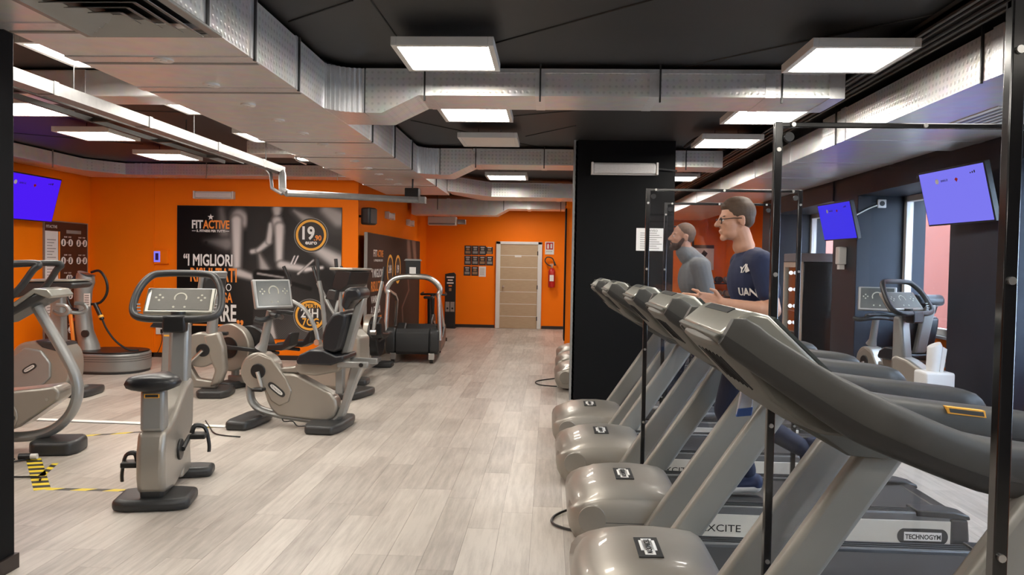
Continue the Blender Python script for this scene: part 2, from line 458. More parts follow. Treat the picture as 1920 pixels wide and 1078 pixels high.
# right wall: dark piers, lintels, orange parapets, white framed windows
wr = struct(MB().bb(XR, XR + .1, 13.3, YF, 0, ZC).bb(4.26, XR, 13.3, YF, 0, ZC).done('wall_right', orange))
BAYS = [(.6, 2.8), (4.0, 6.26), (7.14, 9.4), (10.18, 12.7)]
PIERS = [(-3.2, .6), (2.8, 4.0), (6.26, 7.14), (9.4, 10.18), (12.7, 13.3)]
for a, b in PIERS:
    MB().bb(3.66 if a > 9 and a < 10 else 3.60, 4.46, a, b, 0, ZC).done('pier', navy_wall, wr, bevel=.006)
for a, b in BAYS:
    MB().bb(3.64, 4.46, a, b, 2.46, ZC).done('lintel', navy_wall, wr)
    MB().bb(4.18, 4.46, a, b, 0, .86).done('parapet', orange, wr)
    MB().bb(4.14, 4.46, a, b, .86, .89).done('window_sill', white, wr)
for i, (a, b) in enumerate(BAYS):
    f = MB()
    for y0, y1, z0, z1 in [(a, a + .07, .89, 2.46), (b - .07, b, .89, 2.46), (a, b, .89, .96), (a, b, 2.39, 2.46), ((a + b) / 2 - .05, (a + b) / 2 + .05, .96, 2.39)]:
        f.bb(4.20, 4.28, y0, y1, z0, z1)
    w = struct(f.done('window_%d' % (i + 1), white, bevel=.006))
    for y0, y1 in [(a + .07, (a + b) / 2 - .05), ((a + b) / 2 + .05, b - .07)]:
        MB().bb(4.235, 4.245, y0, y1, .96, 2.39).done('pane', window_glass, w)
fac = struct(MB().bb(7.4, 7.7, 6.8, 22, -.5, 5.0).done('building_facade_outside', terracotta))
struct(MB().bb(4.6, 40, -30, 40, -.6, -.5).done('pavement_outside', mat('grey_pavement', (0.3, 0.29, 0.28), 0.9)))

# black column in the middle, black pillar at the left edge, orange column far off
colm = struct(MB().bb(.27, 1.42, 8.96, 9.44, 0, ZC).done('trim_1', black_paint, bevel=.006))
MB().bb(.252, .27, 8.958, 8.985, 0, ZC).done('corner_strip', silver2, colm)
MB().bb(.262, .30, 8.96, 9.44, 0, ZC).done('side_panel', print_grey, colm)
pil = struct(MB().bb(-3.3, -2.66, 3.28, 3.70, 0, 2.665).done('trim_2', black_paint, bevel=.006))
MB().bb(-3.31, -2.645, 3.27, 3.712, 0, .075).done('skirting', skirt, pil)
c3 = struct(MB().bb(.31, .95, 14.8, 15.4, 0, ZC).done('trim_3', orange))
MB().bb(.285, .31, 14.78, 15.4, .12, 2.66).done('dark_panel', black_paint, c3)

# door in the far wall
dr = struct(MB().bb(-1.215, -.30, YF - .045, YF - .005, 0.005, 2.06).done('door_1', oak))
fr = MB().bb(-1.32, -1.215, YF - .07, YF - .005, 0, 2.13).bb(-.30, -.195, YF - .07, YF - .005, 0, 2.13).bb(-1.32, -.195, YF - .07, YF - .005, 2.06, 2.13)
fr.done('door_frame', white, dr, bevel=.008)
for z in (.30, .60, .90, 1.20, 1.50, 1.79):
    MB().bb(-1.21, -.305, YF - .049, YF - .04, z - .006, z + .006).done('groove_inlay', whiteplastic, dr)
MB().ball((-1.13, YF - .09, 1.02), .03).cyl((-1.13, YF - .05, 1.02), (-1.13, YF - .09, 1.02), .012).done('door_knob', chrome, dr)
MB().bb(-.86, -.70, YF - .052, YF - .045, 1.75, 1.80).done('door_plate', paper, dr)
for z in (.25, 1.02, 1.85):
    MB().cyl((-.30, YF - .075, z - .05), (-.30, YF - .075, z + .05), .012).done('hinge', dark, dr)

# ================================================================== ducts
def corrugated(cx, cy, r, a0, a1, z0, z1, n=25):
    """inside elbow of a duct: corrugated quarter turn"""
    arc = []
    for k in range(n):
        a = a0 + (a1 - a0) * k / (n - 1); q = r + (.012 if k % 2 else -.004)
        arc.append((cx + q * math.cos(a), cy + q * math.sin(a)))
    return arc
ZB = 2.66
du = thing('air_duct', 'long foil covered supply duct running the length of the hall', 'duct', (0, 0, 0))
body = MB().bb(-2.65, -1.63, -3.1, 5.25, ZB, 2.985).bb(-2.65, -1.63, 6.1, 9.12, ZB, 2.985).bb(-2.65, -1.63, 9.96, 12.3, ZB, 2.985)
body.bb(-2.65, -1.63, 5.25, 6.1, ZB, 2.985).bb(-2.65, -1.63, 9.12, 9.96, ZB, 2.985)
body.done('duct_body', duct_foil, du)
for cy, ylen in ((5.6, .5), (9.46, .5)):
    arc = corrugated(-1.38, cy - .28, .25 + .03, PI, PI / 2, 0, 0)
    el = MB().prism([(-1.64, cy + ylen), (-1.64, cy - .28)] + arc + [(-1.36, cy + ylen)], ZB + .002, 2.983, 'Z')
    el.done('corrugated_elbow', duct_tape, du, smooth=20)
    MB().prism([(-1.37, ZB), (-1.25, ZB), (-.98, 2.79), (-.98, 2.983), (-1.37, 2.983)], cy, cy + ylen, 'Y').done('reducer', duct_foil, du)
for y in (1.2, 2.4, 3.55, 4.13, 4.86, 6.9, 7.9, 8.9, 10.8):
    MB().bb(-2.655, -1.622, y - .045, y + .045, ZB - .006, 2.988).done('joint_tape', duct_tape, du)
    MB().bb(-1.626, -1.612, y - .01, y + .01, ZB - .012, 2.99).done('hanger_strap', dark, du)
    MB().bb(-2.64, -1.64, y + .09, y + .12, ZB - .004, ZB).done('seam_tape', print_grey, du)
for i in range(13):
    y = 3.55 + .59 * i
    MB().cyl((-2.13, y, ZB - .012), (-2.13, y, ZB), .052, 18).cyl((-2.13, y, ZB - .016), (-2.13, y, ZB - .01), .02, 10).done('port_cap', whiteplastic, du)
df = thing('ceiling_diffuser', 'square white louvred air diffuser set in the duct underside near viewer', 'vent', (-1.95, 3.36, ZB))
MB().bb(-.30, .30, -.30, .30, -.004, -.001).done('dark_core', black, df)
fr_ = MB()
for a in ((-.34, -.29, -.34, .34), (.29, .34, -.34, .34), (-.29, .29, -.34, -.29), (-.29, .29, .29, .34)):
    fr_.bb(a[0], a[1], a[2], a[3], -.014, 0)
fr_.done('frame', silver2, df, bevel=.004)
for k in range(4):
    q = .275 - .066 * k; w = .055
    for sx, sy in ((1, 0), (-1, 0), (0, 1), (0, -1)):
        P = [(q, -q, -.030), (q, q, -.030), (q - w, q - w, -.006), (q - w, -(q - w), -.006)]
        vs = []
        for x, y, z in P + [(x, y, z + .004) for x, y, z in P]:
            vs.append((x * sx, y, z) if sx else (y, x * sy, z))
        MB().add(vs, [(0, 1, 2, 3), (7, 6, 5, 4), (0, 4, 5, 1), (1, 5, 6, 2), (2, 6, 7, 3), (3, 7, 4, 0)]).done('blade', silver2, df, smooth=0)

def branch(y, x1, label, d=.5):
    t = thing('branch_duct', label, 'duct', (0, 0, 0), 0, 'foil cross ducts')
    MB().bb(-.98, x1, y, y + d, 2.79, 2.965).done('duct_body', duct_foil, t)
    MB().bb(-.97, x1, y - .006, y + d, 2.955, 2.985).done('top_tape', duct_tape, t)
    x = -.95
    while x < x1:
        MB().bb(x, x + .07, y - .004, y + d, 2.787, 2.967).done('joint_tape', duct_tape, t); x += .82
    for x in (-.94, -.1, .76, 1.62):
        if x < x1: MB().bb(x, x + .012, y - .008, y + .01, 2.75, 3.02).done('hanger_strap', dark, t)
    MB().bb(x1 - .10, x1 + .005, y - .005, y + d, 2.785, 2.97).done('end_cap', duct_tape, t)
branch(5.6, 2.06, 'foil wrapped cross duct nearest the viewer, above black column')
branch(9.46, 2.06, 'second foil cross duct, directly behind the black column')
t = thing('branch_duct', 'third foil cross duct with slanted start, deeper in the hall', 'duct', (0, 0, 0), 0, 'foil cross ducts')
MB().prism([(-1.62, 12.6), (-1.62, 12.0), (-1.0, 12.9), (2.0, 13.1), (2.0, 13.7), (-1.2, 13.7)], 2.70, 2.94, 'Z').done('duct_body', duct_foil, t)
for x in (-.6, .1): MB().bb(x, x + .08, 12.98, 13.72, 2.695, 2.945).done('joint_tape', duct_tape, t)
t = thing('branch_duct', 'farthest foil duct just below ceiling before the orange end wall', 'duct', (0, 0, 0), 0, 'foil cross ducts')
MB().prism([(-2.95, 2.60), (-1.15, 2.60), (-.9, 2.74), (.3, 2.74), (.3, 2.93), (-2.95, 2.93)], 16.2, 16.8, 'Y').done('duct_body', duct_foil, t)
for x in (-2.4, -1.0, .2): MB().bb(x, x + .012, 16.18, 16.2, 2.7, ZC).done('hanger_strap', dark, t)
for x in (-2.2, -1.4, -.5): MB().bb(x, x + .07, 16.19, 16.8, 2.73, 2.94).done('joint_tape', duct_tape, t)

t = thing('perimeter_duct', 'slim foil duct following the orange left and poster walls', 'duct')
MB().prism([(-7.25, -2), (-6.8, -2), (-6.8, 10.9), (-6.45, 11.4), (-2.75, 11.4), (-2.75, 11.84), (-7.25, 11.84)], 2.83, 3.0, 'Z').done('duct_body', duct_foil, t)
for x in (-6.3, -6.22, -6.14, -5.9):
    MB().bb(x, x + .035, 11.39, 11.84, 2.826, 3.003).done('joint_rib', duct_tape, t)
for x in (-5.2, -4.2, -3.2): MB().bb(x, x + .012, 11.385, 11.4, 2.78, 3.02).done('hanger_strap', chrome, t)
for y in (7.6, 9.2, 10.2): MB().bb(-6.8, -6.79, y, y + .02, 2.78, 3.02).done('hanger_strap', chrome, t)
for lab, x0, x1, y, z in [('short silver duct stub on the ceiling between the first two left panels', -4.2, -2.66, 5.75, 2.80),
                          ('short silver duct stub on the ceiling by the third left panel', -3.66, -2.66, 9.1, 2.84)]:
    t = thing('duct_stub', lab, 'duct')
    MB().bb(x0, x1, y, y + .32, z, 3.0).done('duct_body', duct_foil, t, bevel=.01)
    MB().bb(x0 + .55, x0 + .63, y - .005, y + .32, z - .005, 3.0).done('joint_tape', duct_tape, t)
    MB().tube([(x0 + .6, y - .01, z), (x0 + .62, y - .03, z - .07), (x0 + .74, y - .03, z - .12)], .012, 6).done('strap', chrome, t)

rs = thing('soffit_duct', 'wide foil duct along the right window wall, nearer deeper length', 'duct', (0, 0, 0), 0, 'right wall ducts')
MB().bb(2.45, 3.59, -3.1, 7.15, ZB, 2.93).done('duct_body', duct_foil, rs)
for y in (2.4, 4.35, 6.6):
    MB().bb(2.442, 3.585, y, y + .10, ZB - .005, 2.935).done('joint_tape', duct_tape, rs)
    MB().bb(2.436, 2.45, y + .2, y + .212, ZB - .01, 3.0).done('hanger_strap', dark, rs)
MB().bb(2.9, 3.25, 5.2, 6.0, ZB - .008, ZB).done('louvre_plate', white, rs, bevel=.003)
for k in range(5): MB().bb(2.94 + k * .06, 2.965 + k * .06, 5.24, 5.96, ZB - .012, ZB - .006).done('slat', silver2, rs)
rs2 = thing('soffit_duct', 'narrower foil duct continuing deeper along the right window wall', 'duct', (0, 0, 0), 0, 'right wall ducts')
MB().bb(2.52, 3.59, 7.15, 18.6, 2.70, 2.91).done('duct_body', duct_foil, rs2)
for y in (8.3, 9.7, 11.6, 13.5):
    MB().bb(2.512, 3.585, y, y + .08, 2.695, 2.915).done('joint_tape', duct_tape, rs2)
ct = thing('cable_tray', 'black cable tray beside the right wall duct under the ceiling', 'cable tray')
MB().bb(2.12, 2.36, -3.1, 18.4, 2.955, 2.985).done('tray_bed', foil_dark, ct)
for x in (2.12, 2.34): MB().bb(x, x + .02, -3.1, 18.4, 2.94, 3.01).done('side_rail', foil_dark, ct)
for x, z in ((2.17, 2.945), (2.23, 2.94), (2.29, 2.947)): MB().tube([(x, y, z) for y in (-3, 2, 6, 10, 18)], .012, 8).done('cable', black, ct)
cb = MB().tube(smooth_path([(1.42, 8.4, 2.86), (1.55, 8.3, 2.95), (1.72, 8.2, 2.93), (1.95, 8.1, 2.94), (2.10, 8.0, 2.955)]), .016, 8).done('hanging_cable', black)
tag(cb, 'thick black cable sagging between black column and cable tray', 'cable')

gt = thing('metal_conduit', 'square galvanised conduit running along ceiling then stepping down', 'conduit')
MB().box((-3.31, 5.3, 2.67), (.11, 8.0, .08)).done('long_run', galv, gt)
MB().tube([(-3.31, 9.3, 2.67), (-3.24, 9.15, 2.6), (-3.18, 9.0, 2.40), (-3.1, 8.95, 2.36)], .045, 8).done('drop_elbow', galv, gt)
MB().tube([(-3.1, 8.93, 2.36), (-1.67, 9.65, 2.36)], .04, 8).done('cross_run', galv, gt)
MB().tube([(-3.45, 9.22, 2.67), (-3.36, 9.1, 2.6), (-3.3, 8.98, 2.42), (-3.16, 8.93, 2.35)], .02, 8).done('side_brace', galv, gt)
for y in (4.9, 6.1, 7.4, 8.6): MB().bb(-3.37, -3.25, y, y + .05, 2.625, 2.715).done('clamp', galv, gt)
for y in (5.2, 7.0, 8.8): MB().cyl((-3.31, y, 2.70), (-3.31, y, ZC), .004, 6).done('hanger_rod', dark, gt)
MB().bb(-1.66, -1.58, 9.6, 9.72, 2.32, 2.40).done('end_box', galv, gt)
pb = thing('junction_box', 'small black box hanging under the long duct at the conduit end', 'box', (-1.80, 9.95, 2.395))
MB().bb(-.09, .09, -.08, .08, 0, .14).done('case', black, pb, bevel=.01)
MB().cyl((0, 0, .14), (0, 0, .26), .012, 8).done('stem', dark, pb)
lt = thing('ladder_rack', 'dark slim ladder rack hung left of the galvanised conduit', 'cable rack')
for x in (-3.95, -3.72): MB().bb(x, x + .03, 3.5, 9.1, 2.72, 2.76).done('rail', foil_dark, lt)
for k in range(5): MB().bb(-3.95, -3.69, 4.2 + k * 1.1, 4.24 + k * 1.1, 2.725, 2.755).done('rung', foil_dark, lt)
for y in (4.5, 7.9): MB().cyl((-3.82, y, 2.75), (-3.82, y, ZC), .006, 6).done('hanger_rod', dark, lt)

# ================================================================== ceiling light panels
def light_panel(x, y, label, on=True, z=2.87, group='square LED ceiling panels'):
    t = thing('ceiling_light', label, 'ceiling light', (x, y, z), 0, group)
    f = MB()
    for a in ((-.31, -.275, -.31, .31), (.275, .31, -.31, .31), (-.275, .275, -.31, -.275), (-.275, .275, .275, .31)):
        f.bb(a[0], a[1], a[2], a[3], 0, .055)
    f.bb(-.275, .275, -.275, .275, .02, .055)
    f.done('frame', white, t, bevel=.003)
    MB().bb(-.274, .274, -.274, .274, .006, .02).done('diffuser', led if on else whiteplastic, t)
    for sx in (-.12, .12): MB().cyl((sx, 0, .055), (sx, 0, ZC - z), .004, 6).done('hanger_wire', dark, t)
ordn = ['nearest', 'second', 'third', 'fourth', 'fifth']
for i, y in enumerate((4.92, 6.78, 8.25, 11.62)):
    light_panel(-.67, y, 'square ceiling panel, %s of the row along the middle aisle%s' % (ordn[i], ', switched off' if i == 2 else ''), on=(i != 2))
for i, y in enumerate((4.92, 6.78, 8.2, 11.5)):
    light_panel(1.82, y, 'lit square ceiling panel, %s of the row above the treadmills' % ordn[i])
for i, y in enumerate((5.0, 6.69, 8.29, 9.88)):
    light_panel(-3.06, y, 'lit ceiling panel half behind the long duct edge, %s from viewer' % ordn[i], z=2.90)
for i, (x, y) in enumerate(((-4.75, 6.68), (-4.9, 8.11), (-4.93, 9.72))):
    light_panel(x, y, 'lit square ceiling panel left of the conduit, %s from viewer' % ordn[i])
for x, y, w in ((-.67, 2.6, 'over the walkway just ahead of the viewer'), (-.67, .4, 'straight above the viewer'), (1.82, 2.6, 'over the nearest treadmill'), (1.82, .4, 'right of the viewer'), (-5.0, 4.4, 'hidden behind the left pillar'), (-5.0, 2.0, 'left of the pillar and nearer'), (-.67, -1.8, 'behind the viewer'), (1.82, -1.8, 'behind the viewer to the right')):
    light_panel(x, y, 'unseen lit square ceiling panel %s' % w, group='unseen panels above the viewer')  # out of view, added at the row spacing to light the near treadmills
light_panel(-.67, 14.6, 'lit ceiling panel deep in the hall before the orange end wall')
light_panel(-.67, 17.55, 'added hidden ceiling panel brightening the far end, above the oak door')  # hidden panel added to brighten the dark far end of the hall
for x, y in ((1.9, 14.6), (1.9, 17.0)):  # panels added to brighten the orange wall behind the two men
    light_panel(x, y, 'added ceiling panel behind the black column brightening the orange wall, %s one' % ('nearer' if y < 15 else 'farther'))
# ================================================================== printed boards
def print_grid(name, w, h, nx, ny, fn, origin, right, up, parent):
    """flat printed sheet: a fine grid whose vertex colours are the ink; fn(U, V) with U, V in 0..1 (V downwards)"""
    U, V = np.meshgrid(np.linspace(0, 1, nx), np.linspace(0, 1, ny))
    C = fn(U, V)
    r = np.array(right, float); u = np.array(up, float); o0 = np.array(origin, float)
    P = o0 + U[..., None] * w * r + (1 - V[..., None]) * h * u
    vs = P.reshape(-1, 3).tolist()
    fs = []
    for j in range(ny - 1):
        for i in range(nx - 1):
            a = j * nx + i
            fs.append((a + nx, a + nx + 1, a + 1, a))
    me = bpy.data.meshes.new(name); me.from_pydata(vs, [], fs); me.update()
    ca = me.color_attributes.new('ink', 'FLOAT_COLOR', 'POINT')
    col = np.ones((nx * ny, 4)); col[:, :3] = C.reshape(-1, 3)
    ca.data.foreach_set('color', col.ravel())
    me.materials.append(poster_print)
    o = bpy.data.objects.new(name, me); COL.objects.link(o); o.parent = parent
    return o
def sdcap(X, Y, x0, y0, x1, y1, r0, r1):
    dx, dy = x1 - x0, y1 - y0
    t = np.clip(((X - x0) * dx + (Y - y0) * dy) / (dx * dx + dy * dy + 1e-9), 0, 1)
    return np.hypot(X - x0 - t * dx, Y - y0 - t * dy) - (r0 + (r1 - r0) * t)
def sm(d, s):
    return np.clip(.5 - d / (2 * s), 0, 1)

# big wall poster (2.62 x 2.08 m)
PW0, PW1, PZ0, PZ1 = -5.885, -3.255, .33, 2.41
bp = thing('wall_poster', 'large dark poster with white and orange lettering on the orange wall', 'poster', (PW0, YB - .02, PZ0))
MB().bb(0, PW1 - PW0, 0, .018, 0, PZ1 - PZ0).done('board', print_dark, bp)
def poster_fn(U, V):
    X = 145 + U * 1100; Y = 95 + V * 895
    g = .010 + .045 * np.clip((X - 420) / 500, 0, 1) * (.6 + .4 * np.sin(X / 150.) * np.sin(Y / 120.))
    def put(g, x0, y0, x1, y1, r0, r1, b, s, core=.25):
        d = sdcap(X, Y, x0, y0, x1, y1, r0, r1); m = sm(d, s)
        q = np.clip(-d / (.75 * max(r0, r1)), 0, 1)
        v = b * (core + (1 - core) * q * q * (3 - 2 * q))
        return g * (1 - m) + v * m
    for p in [
        (440, 120, 470, 330, 40, 60, .16, 40), (330, 330, 480, 350, 22, 55, .20, 16), (340, 342, 341, 342, 9, 9, .02, 5),
        (930, 120, 1030, 190, 22, 50, .34, 22), (1140, 110, 1230, 170, 60, 80, .36, 45), (1010, 330, 1245, 470, 38, 66, .55, 18),
        (560, 160, 600, 190, 60, 60, .40, 18), (700, 130, 690, 380, 88, 80, .03, 12, .9), (545, 190, 548, 500, 44, 34, .60, 12), (560, 545, 740, 600, 34, 20, .55, 10),
        (650, 400, 690, 392, 20, 20, .50, 8), (690, 392, 762, 330, 20, 26, .58, 8), (762, 330, 776, 215, 24, 22, .55, 8),
        (700, 420, 735, 520, 16, 44, .40, 14), (815, 110, 815, 160, 38, 26, .50, 10), (826, 158, 850, 150, 6, 6, .06, 4), (815, 190, 828, 260, 40, 40, .58, 10),
        (832, 230, 832, 450, 38, 30, .66, 10), (845, 485, 1010, 512, 34, 26, .60, 9), (1010, 515, 1120, 500, 19, 13, .70, 6),
        (700, 565, 870, 545, 48, 22, .010, 8, .9), (690, 548, 860, 572, 9, 8, .35, 4), (880, 600, 1040, 645, 14, 14, .012, 5, .9), (900, 560, 900, 640, 12, 12, .015, 5, .9),
        (960, 545, 1060, 452, 9, 7, .55, 4), (912, 480, 935, 425, 5, 5, .9, 3), (934, 480, 958, 425, 5, 5, .9, 3), (770, 850, 800, 985, 22, 22, .45, 10)]:
        g = put(g, *p)
    dots = .5 + .5 * np.sin(X * .42) * np.sin(Y * .42)
    g = np.where((X > 660) & (Y > 740), g + .08 * dots * np.clip((Y - 740) / 200, 0, 1), g)
    left = sm(X - 400, 70); g = g * (1 - .75 * left)
    return np.stack([g * 1.0, g * .93, g * .91], -1)
print_grid('printed_picture', PW1 - PW0 - .01, PZ1 - PZ0 - .01, 200, 150, poster_fn, (.005, -.001, .005), FR[0], FR[1], bp)
def PQ(cx, cy):   # poster sheet position from its own layout units
    return ((cx - 145) / 1100 * (PW1 - PW0), -.0025, (1 - (cy - 95) / 895) * (PZ1 - PZ0))
def ptx(s, cx, cy, capu, m, wid=None, bold=.02, align='LEFT', depth=.0006):
    """lettering whose capitals are capu units tall with baseline at cy and total width wid"""
    size = capu / 895 * (PZ1 - PZ0) / .70
    o = text(s, PQ(cx, cy), size, FR[0], FR[1], m, bp, bold=bold * size, align=align, depth=depth)
    if wid:
        xs = [v.co.x for v in o.data.vertices]; a, b = min(xs), max(xs); k = wid / 1100 * (PW1 - PW0) / (b - a); x0 = PQ(cx, cy)[0]
        for v in o.data.vertices: v.co.x = x0 + (v.co.x - a) * k
    return o
ptx('FIT', 246, 248, 54, print_white, 74, .03); ptx('ACTIVE', 320, 248, 54, print_orange, 178, .03)
ptx('IL FITNESS PER TUTTI', 278, 273, 15, print_white, 190, .03)
for x0, x1 in ((246, 272), (472, 497)):
    a, b = PQ(x0, 268), PQ(x1, 264); MB().bb(a[0], b[0], -.0028, -.0018, a[2], b[2]).done('rule', print_white, bp)
st = []
for k in range(10):
    a = PI / 2 + k * PI / 5; q = 22 if k % 2 == 0 else 9
    c = PQ(372 + q * math.cos(a), 172 - q * math.sin(a)); st.append((c[0], c[2]))
MB().prism(st, -.0028, -.0018, 'Y').done('star', print_white, bp, smooth=0)
ptx('\u201cI MIGLIORI', 190, 500, 76, print_white, 330, .025)
ptx('RISULTATI', 237, 608, 92, print_orange, 312, .02)
ptx('VANNO', 330, 670, 50, print_white, 184, 0)
ptx('A CHI SA', 300, 748, 66, print_orange, 222, .02)
ptx('SUDARE', 236, 875, 112, print_white, 312, .022)
a, b = PQ(200, 910), PQ(545, 898); MB().bb(a[0], b[0], -.0028, -.0018, a[2], b[2]).done('rule', print_orange, bp)
ptx('\u201d', 550, 960, 92, print_orange, 46, .03)
def disc(cx, cy, r, m, d0, par=bp, nm='roundel', ring=None):
    c = PQ(cx, cy); k = (PZ1 - PZ0) / 895
    mb = MB()
    if ring:
        P = []
        for j in range(41):
            a = 2 * PI * j / 40; P.append((c[0] + r * k * math.cos(a), c[2] + r * k * math.sin(a)))
        Q = []
        for j in range(41):
            a = 2 * PI * j / 40; Q.append((c[0] + ring * k * math.cos(a), c[2] + ring * k * math.sin(a)))
        mb.prism(P + Q[::-1], -d0 - .0012, -d0, 'Y')
    else:
        mb.cyl((c[0], -d0 - .001, c[2]), (c[0], -d0, c[2]), r * k, 40)
    return mb.done(nm, m, par, smooth=0)
for cx, cy, r in ((1043, 283, 112), (1040, 825, 108)):
    disc(cx, cy, r, print_dark, .002); disc(cx, cy, r * .93, print_yellow, .0035, nm='roundel_ring', ring=r * .79)
    disc(cx, cy, r + 5, print_grey, .0028, nm='roundel_edge', ring=r)
def ptx2(*a, **k):
    o = ptx(*a, **k); 
    for v in o.data.vertices: v.co.y -= .003
ptx2('19', 985, 310, 84, print_white, 82, .03); ptx2('.90', 1062, 318, 34, print_orange, 50, .03); ptx2('euro', 1005, 345, 27, print_white, 78, .03)
ptx2('APERTI', 985, 772, 24, print_yellow, 108, .03); ptx2('24H', 980, 838, 60, print_white, 116, .02); ptx2('7GG', 990, 893, 50, print_yellow, 110, .02)

# second poster board on the middle wall (faces +X)
b2 = thing('wall_poster', 'tall dark brown poster board on the wall behind the curved treadmill', 'poster', (-2.93, 12.02, .16))
B2L, B2H = 4.9, 1.88
MB().bb(0, .05, 0, B2L, 0, B2H).done('board', print_brown, b2)
MB().bb(.0, .052, -.01, .0, 0, B2H).done('edge_trim', print_grey, b2)
def p2_fn(U, V):
    g = .030 + .012 * np.sin(U * 9) + .0 * V
    C = np.stack([g * 1.25, g * .75, g * .6], -1)
    for (x0, y0, x1, y1, r0, r1, c, s) in [(.72, .02, .76, .3, .03, .05, (.22, .13, .10), .02), (.84, .0, .90, .28, .04, .03, (.26, .15, .11), .02),
                                           (.70, .3, .74, .55, .012, .012, (.18, .10, .08), .008), (.74, .55, .60, .72, .012, .008, (.20, .11, .09), .006), (.60, .72, .63, .98, .008, .01, (.17, .10, .08), .006)]:
        m = sm(sdcap(U, V, x0, y0, x1, y1, r0, r1), s)[..., None]; C = C * (1 - m) + np.array(c) * m
    return C
print_grid('printed_picture', B2L - .02, B2H - .02, 120, 70, p2_fn, (.0505, .01, .01), PX[0], PX[1], b2)
def t2(s, y, z, size, m, sx=1.0, bold=.02, w=None):
    o = text(s, (.0515, y, z), size, PX[0], PX[1], m, b2, sx=sx, bold=bold * size)
    if w:
        ys = [v.co.y for v in o.data.vertices]; a, b = min(ys), max(ys)
        for v in o.data.vertices: v.co.y = y + (v.co.y - a) * w / (b - a)
t2('FIT', .42, 1.50, .16, print_white, w=.26); t2('ACTIVE', .69, 1.50, .16, print_orange, w=.46); t2('IL FITNESS PER TUTTI', .46, 1.42, .05, print_white, w=.66)
for s, z, m, h, w in (('\u201cI MIGLIORI', 1.16, print_white, .17, .9), ('RISULTATI', .93, print_orange, .20, .95), ('VANNO', .74, print_white, .14, .6), ('A CHI SA', .56, print_white, .15, .7), ('SUDARE\u201d', .36, print_orange, .18, .8), ('19.90', .12, print_white, .2, .8)):
    t2(s, .28, z, h / .7 * .8, m, w=w)
for yy in (1.75, 2.45):
    MB().cyl((.0505, yy, 1.28), (.0525, yy, 1.28), .27, 32).done('roundel', print_yellow, b2, smooth=0)
    MB().cyl((.051, yy, 1.28), (.0535, yy, 1.28), .22, 32).done('roundel_centre', print_dark, b2, smooth=0)
for yy, s in ((1.60, '24H'), (2.30, '19')):
    o = text(s, (.0545, yy, 1.22), .2, PX[0], PX[1], print_white, b2, sx=.75 if s == '24H' else 1.2, bold=.004)
pl = MB().bb(-3.04, -2.80, 12.02, 17.2, 0, .15).done('wall_plinth', mat('beige_plinth', (.38, .35, .30), .6), bevel=.01)
tag(pl, 'low beige plinth along the wall under the brown poster board', 'plinth')
struct(MB().bb(XM, XM + .05, YB - .01, YB + .03, 0, ZC).done('trim_4', orange))

# exercise chart board at the far left wall (faces +X)
cbd = thing('exercise_chart', 'dark chart board with round icons and a white text column on left wall', 'chart', (XL + .004, 10.75, .22))
MB().bb(0, .02, 0, 1.02, 0, 1.86).done('board', print_brown, cbd)
MB().bb(.0, .024, -.015, 0, 0, 1.86).bb(0, .024, 1.02, 1.035, 0, 1.86).bb(0, .024, -.015, 1.035, 1.86, 1.875).done('edge_trim', silver2, cbd)
MB().bb(.02, .0225, .01, .30, .28, 1.72).done('text_sheet', paper, cbd)
for k in range(30): MB().bb(.0225, .0232, .05, .17 + .08 * ((k * 7) % 3) / 2, .34 + k * .043, .352 + k * .043).done('text_line', print_grey, cbd)
MB().bb(.02, .0222, .31, .35, .05, 1.72).done('orange_stripe', print_orange, cbd)
MB().bb(.02, .0222, .50, .86, 1.70, 1.75).done('heading_bar', print_grey, cbd)
text('FITACTIVE', (.0222, .03, 1.765), .06, PX[0], PX[1], print_white, cbd, sx=.9)
icon = MB().cyl((.02, 0, 0), (.0235, 0, 0), .055, 24).mesh('icon_disc', 0); icon.materials.append(paper)
fig = MB().bb(.0235, .0242, -.012, .012, -.03, .02).cyl((.0235, 0, .03), (.0242, 0, .03), .011, 10).bb(.0235, .0242, -.028, .01, -.036, -.02).mesh('icon_figure', 0); fig.materials.append(ink)
for r, z in enumerate((1.56, 1.29, 1.02, .76, .50, .24)):
    for k, y in enumerate((.43, .60, .80, .96)):
        if r == 2 and k in (0, 3): y = .55 if k == 0 else .82
        for me_, nm in ((icon, 'icon_disc'), (fig, 'icon_figure')):
            o = bpy.data.objects.new(nm, me_); COL.objects.link(o); o.parent = cbd; o.location = (0, y, z)
    for y in (.515, .88): text('+', (.0225, y - .015, z - .02), .06, PX[0], PX[1], print_white, cbd)
    text('START   STOP', (.0225, .44, z + .075), .028, PX[0], PX[1], print_white, cbd)
    text('START   STOP', (.0225, .79, z + .075), .028, PX[0], PX[1], print_white, cbd)
for z in (.89, .37): MB().bb(.02, .0226, .63, .72, z, z + .045).done('red_label', red, cbd)

